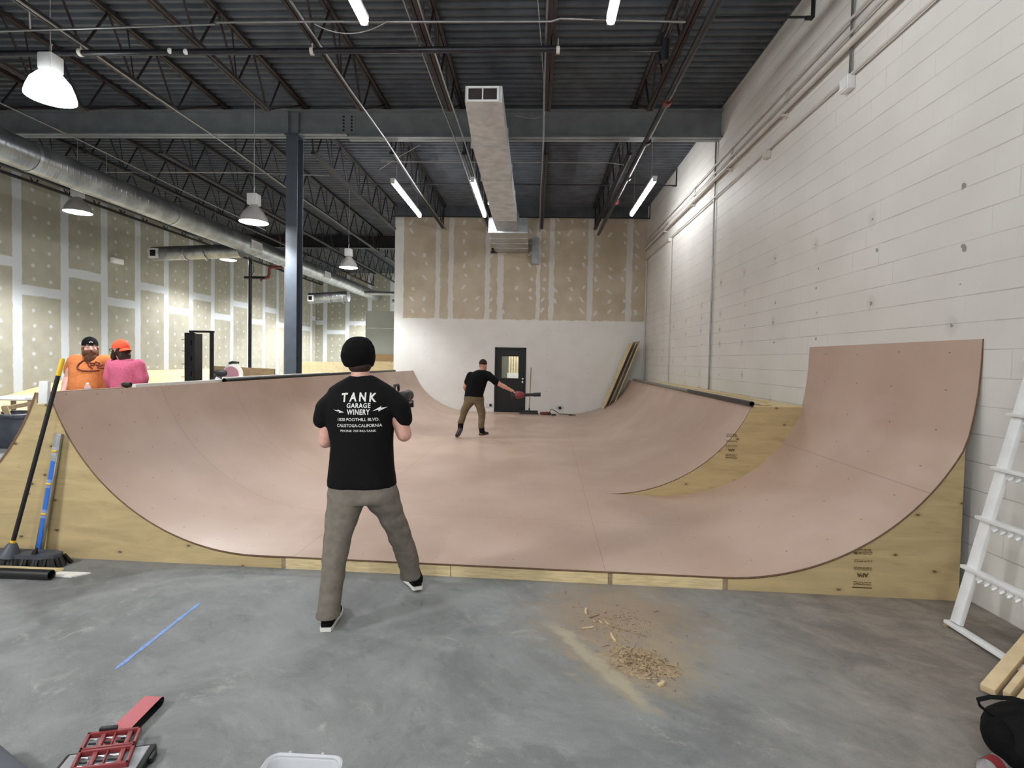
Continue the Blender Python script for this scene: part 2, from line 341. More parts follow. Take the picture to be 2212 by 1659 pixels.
# ---- ramp skin (hardboard) ; UV in metres
def m_ramp():
    b=NB('brown_hardboard'); uv=b.n('ShaderNodeUVMap').outputs[0]; u,v,_=b.xyz(uv)
    n=b.noise(1.1,4); n2=b.noise(180,2); n3=b.noise(3,4,b.scl(b.pos,(1,.5,1)))
    c=b.mix(b.ss(n,.32,.7),srgb(183,156,138),srgb(198,172,154)); c=b.mix(b.mt('MULTIPLY',b.ss(n3,.55,.75),.35),c,srgb(206,180,170))
    c=b.mix(b.mt('MULTIPLY',n2,.18),c,srgb(150,126,108))
    def line(q,per,off,wid):
        f=b.mt('FRACT',b.mt('DIVIDE',b.mt('SUBTRACT',q,off),per)); return b.mt('LESS_THAN',b.mt('MULTIPLY',b.mt('MINIMUM',f,b.mt('SUBTRACT',1.,f)),per),wid)
    s1=line(v,1.22,0.,.0022); s2=line(u,2.44,0.57,.0022); s=b.mt('MAXIMUM',s1,s2)
    c=b.mix(b.mt('MULTIPLY',s,.55),c,srgb(105,80,66))
    # driven screws
    gu=b.mt('DIVIDE',u,.305); gv=b.mt('DIVIDE',v,.29); w=b.white(b.comb(b.mt('FLOOR',gu),b.mt('FLOOR',gv),3.)); wx,wy,wz=b.xyz(w[1])
    eu=b.mt('MULTIPLY',b.mt('SUBTRACT',b.mt('FRACT',gu),b.mt('ADD',.45,b.mt('MULTIPLY',wx,.1))),.305); ev=b.mt('MULTIPLY',b.mt('SUBTRACT',b.mt('FRACT',gv),b.mt('ADD',.42,b.mt('MULTIPLY',wy,.16))),.29)
    d=b.mt('SQRT',b.mt('ADD',b.mt('MULTIPLY',eu,eu),b.mt('MULTIPLY',ev,ev)))
    c=b.mix(b.mt('MULTIPLY',b.ss(d,.0035,.0065,True),.75),c,srgb(70,52,44))
    return b.fin(c,b.mt('ADD',.28,b.mt('MULTIPLY',n3,.22)),0,.5)
M['ramp']=m_ramp()
def m_ply(name,base,knots=True,axis=(1,6,6)):
    b=NB(name); v=b.scl(b.pos,axis); n=b.noise(1.6,5,v,.6,.8); n2=b.noise(7,4,v,.6,.4)
    c=b.mix(b.ss(n,.25,.75),tuple(k*.84 for k in base),tuple(min(1,k*1.12) for k in base)); c=b.mix(b.mt('MULTIPLY',b.ss(n2,.55,.75),.35),c,tuple(k*.62 for k in base))
    if knots:
        kx,ky,kz=b.xyz(); vo=b.n('ShaderNodeTexVoronoi',voronoi_dimensions='2D'); b.S(vo.inputs['Vector'],b.comb(b.mt('MULTIPLY',kx,.8),b.mt('MULTIPLY',kz,1.5),0.)); vo.inputs['Scale'].default_value=2.5
        d=b.mt('ADD',vo.outputs['Distance'],b.mt('MULTIPLY',b.mt('SUBTRACT',b.noise(30,2),.5),.05))
        c=b.mix(b.mt('MULTIPLY',b.ss(d,.03,.11,True),.4),c,tuple(k*.6 for k in base)); c=b.mix(b.mt('MULTIPLY',b.ss(d,.015,.045,True),.85),c,srgb(78,50,26))
    b.bump(n2,.08,.003); return b.fin(c,.62,0,.3)
M['ply']=m_ply('sheathing_plywood',srgb(190,169,126))
M['plypale']=m_ply('pale_plywood',srgb(222,202,156),False,(6,1,6))
M['plyedge']=m_ply('plywood_edge',srgb(160,128,88),False,(1,1,30))
M['deckbase']=M['deck']
def m_beanie():
    b=NB('ribbed_black_knit'); return pm('ribbed_black_knit',srgb(14,14,16),.9,0,.3,120.,.5,.15,stretch=(6,6,1))
M['beanie']=m_beanie()
def m_spiral():
    b=NB('spiral_galvanised'); x,y,z=b.xyz(); n=b.noise(3,4)
    f=b.mt('FRACT',b.mt('DIVIDE',b.mt('ADD',y,b.mt('MULTIPLY',x,.6)),.12)); ridge=b.ss(b.mt('ABSOLUTE',b.mt('SUBTRACT',f,.5)),.38,.46)
    c=b.mix(b.ss(n,.3,.7),srgb(142,146,148),srgb(176,179,180)); b.bump(ridge,.5,.006); return b.fin(c,.34,.85)
M['spiral']=m_spiral()
XW=3.2; XL=-11.93; YF=15.5; YR=28.; ZD=6.2; XR=-4.22
DX0,DX1,DZ=-1.18,-.255,2.05
struct(MB().box((XL-.2,-4,-.12),(XW+.2,YR+.2,0)).build('floor',M['floor'],smooth=False))
struct(MB().box((XW,-4,0),(XW+.2,YF+.2,ZD+.05)).build('wall_right',M['cmu'],smooth=False))
struct(MB().box((XL-.2,-4,0),(XL,YR+.2,ZD+.05)).build('wall_left',M['gypL'],smooth=False))
struct(MB().box((XL,YR,0),(XR,YR+.2,ZD+.05)).build('wall_rear',M['gypR'],smooth=False))
struct(MB().box((XL,-4.2,0),(XW,-4,ZD+.05)).build('wall_front',M['white'],smooth=False))
w=MB(); w.box((XR,YF,0),(DX0,YF+.15,5.86)); w.box((DX1,YF,0),(XW,YF+.15,5.86)); w.box((DX0,YF,DZ),(DX1,YF+.15,5.86))
struct(w.build('wall_back',M['farwall'],smooth=False))
struct(MB().box((XR,YF+.15,0),(XR+.15,YR,ZD)).build('wall_inner',M['farwall'],smooth=False))
struct(MB().box((XR,YF-.02,5.86),(XW,YF+.15,ZD)).build('trim_1',M['deck'],smooth=False))
# corrugated roof deck
prof=[]; y=-4.
while y<YR+.2:
    prof+=[(y,0),(y+.045,0),(y+.062,.04),(y+.135,.04)]; y+=.152
d=MB(); d.rings([[V((XL-.2,a,ZD+h)) for a,h in prof],[V((XW+.2,a,ZD+h)) for a,h in prof]],cap=False,closed=False)
struct(d.build('ceiling',M['deck'],smooth=False))
struct(MB().box((XW-.02,-4,ZD-.005),(XW,YF,ZD+.06)).build('trim_4',M['deck'],smooth=False))
# door with a view into the room behind
t=thing('door_1',None,None,(DX0,YF,0)); struct(t)
fr=MB(); 
for lo,hi in [((DX0,YF-.02,0),(DX0+.045,YF+.15,DZ)),((DX1-.045,YF-.02,0),(DX1,YF+.15,DZ)),((DX0,YF-.02,DZ-.045),(DX1,YF+.15,DZ))]: fr.box(lo,hi)
fr.build('frame',M['blackmetal'],t,smooth=False)
a,b_=DX0+.045,DX1-.045; wx0,wx1=-.975,-.475; wz0,wz1=1.14,1.79
lf=MB(); lf.box((a,YF+.02,0),(wx0,YF+.065,DZ-.045)); lf.box((wx1,YF+.02,0),(b_,YF+.065,DZ-.045)); lf.box((wx0,YF+.02,0),(wx1,YF+.065,wz0)); lf.box((wx0,YF+.02,wz1),(wx1,YF+.065,DZ-.045))
lf.build('leaf',M['blackmetal'],t,smooth=False)
g=MB()
for lo,hi in [((wx0-.03,YF+.005,wz0-.03),(wx0,YF+.02,wz1+.03)),((wx1,YF+.005,wz0-.03),(wx1+.03,YF+.02,wz1+.03)),((wx0,YF+.005,wz0-.03),(wx1,YF+.02,wz0)),((wx0,YF+.005,wz1),(wx1,YF+.02,wz1+.03))]: g.box(lo,hi)
g.build('window_bead',M['blackmetal'],t,smooth=False)
MB().box((wx0,YF+.035,wz0),(wx1,YF+.042,wz1)).build('pane',M['glass'],t,smooth=False)
MB().lathe([(.03,0),(.03,.012),(.012,.014),(.012,.05),(.032,.055),(.032,.085),(.015,.095)],(-.345,YF+.02,1.03),V((0,-1,0)),16).build('knob',M['chrome'],t)
MB().lathe([(.026,0),(.026,.012)],(-.345,YF+.02,1.13),V((0,-1,0)),14).build('lock',M['chrome'],t)
# room behind the door
cw=MB(); cw.box((-2.6,18.6,0),(1.2,18.7,3)); cw.box((-2.7,YF+.15,0),(-2.6,18.7,3)); cw.box((1.2,YF+.15,0),(1.3,18.7,3)); cw.box((-2.7,YF+.15,2.9),(1.3,18.7,3))
struct(cw.build('wall_corridor',pm('sage_wall',srgb(150,152,130),.8,0,.05,4.),smooth=False))
rackb=thing('stud_panel','upright pale timber boards seen through the door window','boards',(-.75,17.4,0))
for k in range(5): MB().box((-.86+.085*k,17.35,.0),(-.80+.085*k,17.42,2.3)).build('board',M['plypale'],rackb,smooth=False)
MB().box((-.9,17.32,.95),(-.42,17.45,1.25)).build('crossbar',M['whiteb'],rackb,smooth=False)
# ---------------------------------------------------------------- grey beam and column
bt=thing('steel_beam','big grey painted steel beam spanning the whole room under the roof','beam',(0,9.5,5.66))
XS=at(748,268,Y=9.4).x
def ibeam(x0,x1,zb,zt,name):
    m=MB(); m.box((x0,9.4,zb),(x1,9.6,zb+.022)); m.box((x0,9.4,zt-.02),(x1,9.6,zt)); m.box((x0,9.492,zb),(x1,9.508,zt)); return m.build(name,M['steelgrey'],bt,smooth=False)
ibeam(XL,XS,5.69,6.13,'girder'); ibeam(XS+.012,XW,5.64,6.13,'girder')
MB().box((XS-.13,9.478,5.74),(XS+.13,9.492,6.09)).build('splice_plate',M['steelgrey'],bt,smooth=False)
for sx in (-.075,.075):
    for k in range(5): MB().lathe([(.018,0),(.018,.014),(.01,.02)],(XS+sx,9.478,5.79+.06*k),V((0,-1,0)),6).build('bolt',M['blackmetal'],bt)
ca,cb_=at(617.5,500,Y=9.39).x,at(642,500,Y=9.39).x
for xx in (ca+.01,cb_-.02): MB().box((xx,9.402,5.71),(xx+.012,9.492,6.11)).build('stiffener',M['steelgrey'],bt,smooth=False)
ct=thing('steel_column','grey blue steel column standing behind the ramp under the beam','column',((ca+cb_)/2,9.5,0))
m=MB(); m.box((ca,9.38,0),(cb_,9.395,5.66)); m.box((ca,9.61,0),(cb_,9.625,5.66)); m.box(((ca+cb_)/2-.006,9.39,0),((ca+cb_)/2+.006,9.615,5.66)); m.build('shaft',M['column'],ct,smooth=False)
MB().box((ca-.03,9.36,5.66),(cb_+.03,9.64,5.69)).build('cap_plate',M['column'],ct,smooth=False)
MB().box((ca-.06,9.32,0),(cb_+.06,9.68,.02)).build('base_plate',M['column'],ct,smooth=False)
MB().tube([(ca-.015,9.4,.6),(ca-.015,9.4,3.3)],.012,6).build('conduit',M['conduit'],ct)
# ---------------------------------------------------------------- open web joists
ORD=['first','second','third','fourth','fifth','sixth','seventh','eighth','ninth','tenth']
def joist(X,y0,y1,label,group,e0=.0,e1=1.35,mat='joist'):
    t=thing('bar_joist',label,'roof joist',(X,y0,5.5),group)
    m=MB(); m.box((X-.05,y0,6.145),(X-.006,y1,6.2)); m.box((X+.006,y0,6.145),(X+.05,y1,6.2)); m.build('top_chord',M[mat],t,smooth=False)
    m=MB(); m.box((X-.045,y0+e0,5.485),(X-.006,y1-e1,5.53)); m.box((X+.006,y0+e0,5.485),(X+.045,y1-e1,5.53)); m.build('bottom_chord',M[mat],t,smooth=False)
    w=MB(); P=.85; n=int((y1-e1-y0-e0)/P); yy=y0+e0+.1
    ys=[yy+P*k for k in range(n+1) if yy+P*k<y1-e1]
    for k,yb in enumerate(ys):
        for dy in (-.44,.40):
            yt=yb+dy
            if y0+.05<yt<y1-.05: w.tube([(X,yb+(.03 if dy>0 else -.03),5.51),(X,yt,6.16)],.016,6,False)
        if k%2: w.tube([(X,yb,5.51),(X,yb-.12,6.16)],.010,5,False)
    w.tube([(X,y1-e1,5.51),(X,y1-.12,6.17)],.018,6,False)
    if e0: w.tube([(X,y0+e0,5.51),(X,y0+.12,6.17)],.018,6,False)
    w.build('web_bars',M[mat],t); return t
JX=[1.66,.12,-1.39,-2.75,-4.24,-5.72,-7.2,-8.7,-10.2,-11.5]
for i,X in enumerate(JX):
    joist(X,-3.9,9.46,ORD[i]+' dark bar joist from the block wall, nearer bay in front of the grey beam','roof joists in front of the beam')
for i,X in enumerate(JX[:4]):
    joist(X,9.54,YF-.03,ORD[i]+' dark bar joist from the block wall, between grey beam and far wall','roof joists behind the beam',.25,.15,'joist2')
for i,X in enumerate(JX[4:]):
    joist(X,9.54,19.1,ORD[i+4]+' dark bar joist from the block wall, bay behind the beam over the left side','roof joists behind the beam',.25,.3,'joist2')
for i,X in enumerate(JX[5:]):
    joist(X,19.4,YR-.05,ORD[i]+' dark bar joist from the tan end wall, farthest bay at the rear left','roof joists at the rear',.3,.2,'joist2')
bt2=thing('steel_beam','dark steel beam far behind the grey beam, over the rear left area','beam',(-8,19.25,5.7))
m=MB(); m.box((XL,19.15,5.7),(XR,19.35,5.72)); m.box((XL,19.15,6.12),(XR,19.35,6.14)); m.box((XL,19.24,5.7),(XR,19.26,6.14)); m.build('girder',M['joist2'],bt2,smooth=False)
for Y,x0,lab in [(6.44,1.66,'short black bridging rod bracketed to the block wall in front of the beam'),(12.4,XR,'black bridging rod across the joists midway behind the beam'),(15.2,XR,'black bridging rod across the joists close to the far wall')]:
    t=thing('bridging_rod',lab,'rod',(XW,Y,5.8))
    MB().tube([(x0,Y,5.8),(XW-.02,Y,5.8)],.014,6).build('rod',M['joist2'],t)
    MB().box((XW-.09,Y-.03,5.78),(XW-.002,Y+.03,5.8)).build('bracket',M['joist2'],t,smooth=False)
    MB().box((XW-.012,Y-.04,5.78),(XW-.002,Y+.04,6.2)).build('strap',M['joist2'],t,smooth=False)
# ---------------------------------------------------------------- pipes and conduits overhead
def pipe(name,label,cat,pts,r,mat,group=None,n=12):
    o=MB().tube(pts,r,n).build(name,M[mat]); return tag(o,label,cat,group)
t=thing('sprinkler_pipe','long dark sprinkler pipe crossing the room below the joists in front of the beam','pipe',(1.45,6.35,5.4))
MB().tube([(-11.5,6.38,5.38),(1.45,6.35,5.4)],.036,12).build('pipe',M['pipe'],t)
MB().tube([(1.45,6.35,5.24),(1.45,6.35,5.56)],.05,12).build('tee_fitting',M['pipe'],t)
for X in (-2.78,.2,-5.7): 
    MB().tube([(X,6.36,5.36),(X,6.36,5.53)],.007,5).build('hanger',M['wcond'],t)
    MB().lathe([(.046,-.02),(.046,.02)],(X,6.36,5.39),V((1,0,0)),12).build('hanger_ring',M['wcond'],t)
t=thing('sprinkler_pipe','thick black sprinkler main running beside the first joist toward the far wall','pipe',(1.8,6,5.36))
MB().tube([(1.80,-3.8,5.36),(1.76,15.3,5.36)],.045,12).build('pipe',M['pipe'],t)
for Y in (7.55,8.9,10.6,12.2): MB().lathe([(.062,-.05),(.062,.05)],(1.79,Y,5.36),V((0,1,0)),12).build('coupling',M['redpaint' if Y in(7.55,12.2) else 'pipe'],t,smooth=True)
for Y in (6.9,9.9,13): MB().tube([(1.79,Y,5.4),(1.79,Y,6.15)],.006,5).build('hanger',M['conduit'],t)
pipe('sprinkler_branch','slimmer black pipe dropping into the tee beside the sprinkler main','pipe',[(1.47,2,5.5),(1.46,6.3,5.5),(1.45,6.35,5.5)],.03,'pipe')
for X,z,lab in [(-2.68,5.47,'thin steel conduit along the fourth joist from the block wall'),(-1.46,5.46,'thin steel conduit on the left side of the third joist from the block wall'),(-1.30,5.44,'thin steel conduit on the right side of the third joist from the block wall'),(.06,5.45,'thin steel conduit along the second joist from the block wall'),(-8.1,5.4,'thin conduit running just above the big round duct'),(-5.66,5.47,'thin steel conduit along the sixth joist from the block wall')]:
    pipe('conduit',lab,'conduit',[(X+.01*math.sin(k*1.7),-3.8+k*1.6,z+.008*math.cos(k*2.3)) for k in range(13)],.013,'conduit',None,6)
pipe('conduit','pale conduit crossing left to right just above the sprinkler pipe','conduit',[(-3.7,5.9,5.45),(-2.74,5.85,5.42),(-1.4,5.87,5.42),(.1,5.9,5.43),(.2,5.9,5.46),(1.57,5.91,5.42)],.012,'conduit')
pipe('conduit','grey conduit crossing the left joists beside the glowing dome lamp','conduit',[(-9,6.0,5.42),(-6.35,5.98,5.42),(-3.7,5.9,5.43)],.012,'conduit')
pipe('conduit','thin conduit crossing behind the beam above the tube lights','conduit',[(-3.,9.95,5.42),(-2.6,10.2,5.5),(1.3,10.2,5.5),(1.6,10.05,5.4)],.010,'conduit')
pipe('conduit','thin conduit crossing joists left of the column top','conduit',[(-9,10.6,5.42),(-6,10.6,5.42),(-4.3,10.7,5.4)],.012,'conduit')
def sag(a,b,d,n=10): 
    a=V(a);b=V(b); return [a.lerp(b,k/n)-V((0,0,d*4*(k/n)*(1-k/n))) for k in range(n+1)]
pipe('cable','drooping pale cable beneath the conduit near the left tube light','cable',sag((-2.55,5.9,5.42),(-1.7,5.85,5.42),.12),.006,'wire',None,5)
pipe('cable','small pale cable loop hanging beside the end of the upper left tube light','cable',sag((-1.72,5.1,5.5),(-1.45,5.0,5.5),.28),.006,'wire',None,5)
pipe('cable','loose grey cable hanging from roof to the second joist in the middle','cable',[(-.22,5.4,5.95),(-.05,6.2,5.85),(.0,6.8,5.7),(.06,7.6,5.5)],.006,'wire',None,5)
pipe('cable','grey cable looping over the beam face right of the square duct','cable',[(-.45,9.36,6.0),(-.1,9.35,5.94),(.08,9.3,5.97),(.12,9.0,6.1)],.006,'wire',None,5)
pipe('cable','thin cable slung from the beam to a joist right of the column','cable',[(-2.2,9.7,5.62),(-2.7,10.,5.5),(-3.2,10.5,5.45)],.006,'wire',None,5)
pipe('cable','twisted pale wires dangling beside the dome lamp','cable',[(-5.75,5.7,5.9),(-5.78,5.75,5.6),(-5.7,5.7,5.45),(-5.74,5.75,5.3)],.008,'wire',None,5)
for k,(x,y) in enumerate([(367,110),(401,112)]):
    p=at(x,y,Y=6.34); o=MB().ell(p,(.03,.03,.035)).build('pipe_tag',M['white']); 
    tag(o,['left','right'][k]+' scrap of white tape stuck on the sprinkler pipe near the dome lamp','tape')
# ---------------------------------------------------------------- round ducts
t=thing('round_duct','big spiral galvanised round duct running the length of the left side','duct',(-8.45,9,4.9))
MB().tube([(-8.45,-3.5,4.9),(-8.45,27.6,4.9)],.255,36).build('duct_body',M['spiral'],t)
for Y in (5,8.4,11.8,15.4,20.5): MB().lathe([(.262,-.03),(.262,.03)],(-8.45,Y,4.9),V((0,1,0)),36,cap=False).build('seam_band',M['galv'],t)
for px,py in ((555,526),(708,595)):
    p=at(px,py,X=-8.2); g_=MB(); g_.box((-8.215,p.y-.28,4.74),(-8.185,p.y+.28,5.0)); o=g_.build('register',M['white'],t,smooth=False)
    MB().box((-8.186,p.y-.22,4.78),(-8.18,p.y+.22,4.96)).build('grille',M['galvdull'],o,smooth=False)
for Y in (3,6.5,10,13.5,17): MB().tube([(-8.45,Y,5.14),(-8.45,Y,5.6)],.008,5).build('hanger',M['conduit'],t)
def branch(Y,z,r,x0,label):
    t=thing('branch_duct',label,'duct',(x0,Y,z))
    MB().tube([(x0,Y,z),(-8.5,Y,z+.12)],r,28).build('duct_body',M['spiral'],t)
    for X in (x0+1.,x0+1.6): MB().lathe([(r+.006,-.02),(r+.006,.02)],(X,Y,z+.03),V((1,0,0)),28,cap=False).build('seam_band',M['galv'],t)
    o=MB().box((x0+.02,Y-r-.04,z-.15),(x0+.28,Y-r+.02,z+.12)).build('register',M['white'],t,smooth=False)
    MB().box((x0+.07,Y-r-.045,z-.1),(x0+.23,Y-r-.038,z+.07)).build('grille',M['blackmetal'],o,smooth=False)
branch(14.8,4.55,.2,-11.1,'round branch duct reaching from the big duct toward the taped left wall')
branch(23.5,4.3,.24,-10.3,'smaller looking branch duct in front of the rear taped wall')
pipe('sprinkler_pipe','dark sprinkler pipe under the big round duct along the left side','pipe',[(-9.72,-3.5,5.06),(-9.72,17.5,5.06)],.05,'pipe')
t=thing('vent_pipe','bright metal vent pipe bending down beside the far wall end, upper of two','pipe',(-5.2,20,4.3))
MB().tube([(-6.6,20,4.15),(-4.9,20,4.15),(-4.7,20,4.1),(-4.62,20,3.9),(-4.62,20,3.1)],.07,14).build('pipe',M['galv'],t)
t=thing('vent_pipe','short metal vent elbow below the other one beside the far wall end','pipe',(-5.,19.4,3.9))
MB().tube([(-5.4,19.6,3.8),(-4.95,19.6,3.8),(-4.78,19.6,3.74)],.07,14).build('pipe',M['galv'],t)
# ---------------------------------------------------------------- square duct
t=thing('square_duct','rectangular galvanised supply duct hanging in the middle with a two pane register','duct',(-.75,9,5.))
zb=5.0
m=MB(); A=[(-.97,6.83),(-.49,6.83)]; 
f=[V((-.97,6.83,zb)),V((-.49,6.83,zb)),V((-.49,6.83,zb+.21)),V((-.97,6.83,zb+.21))]; k_=[V((-1.04,8.25,zb+.02)),V((-.5,8.25,zb-.0)),V((-.5,8.25,zb+.26)),V((-1.04,8.25,zb+.26))]
mid=V((-.74,7.5,zb-.03))
m.add(f+k_+[mid],[(0,3,2,1),(0,1,8),(1,5,8),(5,4,8),(4,0,8),(1,2,6,5),(2,3,7,6),(3,0,4,7)]); m.build('transition',M['galvdull'],t,smooth=False)
m=MB()
for i,(y0,y1) in enumerate([(8.25,9.75),(9.76,11.25),(11.26,12.6)]):
    m.box((-1.04-.01*i,y0,zb),(-.5,y1,zb+.28))
m.build('duct_body',M['galvdull'],t,smooth=False)
for y0 in (8.25,9.755,11.255): MB().box((-1.07,y0-.015,zb-.012),(-.485,y0+.015,zb+.29)).build('seam_flange',M['galvdull'],t,smooth=False)
r_=MB()
for lo,hi in [((-.95,6.80,zb+.0),(-.53,6.825,zb+.025)),((-.95,6.80,zb+.17),(-.53,6.825,zb+.195)),((-.95,6.80,zb+.02),(-.925,6.825,zb+.17)),((-.555,6.80,zb+.02),(-.53,6.825,zb+.17)),((-.748,6.80,zb+.02),(-.732,6.825,zb+.17))]: r_.box(lo,hi)
o=r_.build('register',M['white'],t,smooth=False)
MB().box((-.925,6.815,zb+.025),(-.555,6.82,zb+.17)).build('grille',M['joist'],o,smooth=False)
pl=thing('plenum','wide bright galvanised plenum box joining the square duct to the far wall','duct',(-.74,14.2,4.83))
MB().box((-1.21,13.0,4.83),(-.25,15.49,5.19)).build('box',M['galv'],pl,smooth=False)
m=MB(); m.add([(-1.06,12.6,5.0),(-.5,12.6,5.0),(-.5,12.6,5.28),(-1.06,12.6,5.28),(-1.0,13.0,4.86),(-.45,13.0,4.86),(-.45,13.0,5.25),(-1.0,13.0,5.25)],[(0,1,5,4),(1,2,6,5),(2,3,7,6),(3,0,4,7),(0,3,2,1),(4,5,6,7)]); m.build('transition',M['galv'],pl,smooth=False)
for y0 in (13.0,13.6,14.2,14.8): MB().box((-1.22,y0-.012,4.815),(-.24,y0+.02,4.835)).build('seam_flange',M['galvdull'],pl,smooth=False)
o=MB().box((-.14,15.3,4.5),(.06,15.49,5.25)).build('wall_chase_duct',M['galv'],smooth=False); tag(o,'small upright metal duct on the far wall right of the plenum','duct')
o=MB(); o.box((-1.36,15.42,4.82),(-1.16,15.49,4.86)); o.tube([(-1.3,15.4,4.8),(-1.3,15.4,4.95)],.03,8); o=o.build('duct_bracket',M['joist2']); tag(o,'black bracket on the far wall at the left corner of the plenum','bracket')
# ---------------------------------------------------------------- right wall conduits
for z,r,off,lab in [(5.235,.014,.05,'uppermost painted conduit along the block wall'),(5.09,.014,.05,'second painted conduit from the top along the block wall'),(4.965,.034,.07,'thick painted pipe along the block wall under two thin conduits'),(4.665,.014,.04,'lowest painted conduit along the block wall with junction boxes')]:
    pipe('wall_conduit',lab,'conduit',[(XW-off,-3.8,z),(XW-off,YF-.05,z)],r,'wcond',None,10)
for k,Y in enumerate((7.0,8.9,10.9,13.1)):
    t=thing('pipe_strut',['nearest','second','third','farthest'][k]+' strut bracket holding the three upper pipes on the block wall','bracket',(XW,Y,5.1))
    MB().box((XW-.11,Y-.02,4.9),(XW-.002,Y+.02,4.925)).build('arm',M['wcond'],t,smooth=False)
    MB().box((XW-.03,Y-.025,4.88),(XW-.002,Y+.025,5.27)).build('rail',M['wcond'],t,smooth=False)
for Y,z0,z1,r,mat,lab in [(5.6,4.66,6.19,.014,'conduit','vertical grey conduit dropping from the roof to the nearest wall junction box'),(9.65,.02,6.1,.016,'conduit','grey conduit running straight down the block wall behind the right ramp'),(12.6,.02,4.62,.014,'wcond','white conduit down the block wall from the lower junction box, midway to the corner'),(15.35,.02,4.64,.02,'wcond','white conduit down the block wall in the far corner')]:
    pipe('drop_conduit',lab,'conduit',[(XW-.03,Y,z0),(XW-.03,Y,z1)],r,mat,None,8)
for k,(Y,s) in enumerate([(5.62,.075),(7.5,.05),(12.65,.045)]):
    t=thing('junction_box',['white junction box at the foot of the vertical conduit high on the block wall','painted junction box on the lowest wall conduit, between the other two','small junction box on the lowest wall conduit nearest the far corner'][k],'junction box',(XW,Y,4.6))
    MB().box((XW-.08,Y-s,4.62-s*1.3),(XW-.002,Y+s,4.62+s*.6)).build('box',M['white' if k==0 else 'wcond'],t,bevel=.006)
    MB().box((XW-.088,Y-s*.8,4.62-s*1.1),(XW-.08,Y+s*.8,4.62+s*.4)).build('cover',M['white' if k==0 else 'wcond'],t,smooth=False)
# ---------------------------------------------------------------- left side fixtures
p=at(249,565,X=XL)
t=thing('emergency_light','small white emergency light box high on the taped left wall','light',(XL,p.y,p.z))
MB().box((XL,p.y-.2,p.z-.06),(XL+.1,p.y+.2,p.z+.09)).build('housing',M['white'],t,bevel=.015)
MB().box((XL+.1,p.y-.16,p.z-.03),(XL+.108,p.y+.16,p.z+.05)).build('cover',M['whiteb'],t,smooth=False)
t=thing('standpipe','black vertical standpipe with a red elbow valve in front of the taped wall','pipe',(-8.9,16,0))
MB().tube([(-8.9,16,0),(-8.9,16,4.66)],.05,12).build('riser',M['pipe'],t)
MB().tube([(-9.08,16,4.08),(-8.42,16,4.08)],.045,12).build('crosspipe',M['pipe'],t)
MB().tube([(-8.42,16,4.08),(-8.33,16,4.1),(-8.3,16,4.2),(-8.3,16,4.36),(-8.2,16,4.42),(-7.9,16,4.42)],.05,12).build('elbow',M['redpaint'],t)
MB().lathe([(.02,0),(.05,.03),(.02,.06),(.012,.1)],(-8.55,16,4.06),V((0,0,-1)),10).build('valve',M['redpaint'],t)
MB().tube([(-8.9,16.0,4.6),(-8.8,16,4.5),(-8.78,16,4.3),(-8.86,16,4.15)],.01,5).build('gauge_line',M['pipe'],t)
for k,(x0,x1,y) in enumerate([(78,110,408),(105,150,412),(275,300,477),(305,345,483)]):
    a=at(x0,y,Y=11); b2=at(x1,y+1,Y=11); a.z=b2.z=max(a.z,4.9)
# partition at the rear
w=MB(); w.box((-5.55,17,0),(XR,19,3.2)); struct(w.build('wall_partition',pm('green_wallboard',srgb(172,176,164),.75,0,.04,2.),smooth=False))
struct(MB().box((-5.57,16.97,2.62),(XR,17.0,2.65)).build('trim_2',M['galvdull'],smooth=False))
struct(MB().box((-5.57,16.98,0),(-5.55,17.02,3.2)).build('trim_3',M['galvdull'],smooth=False))
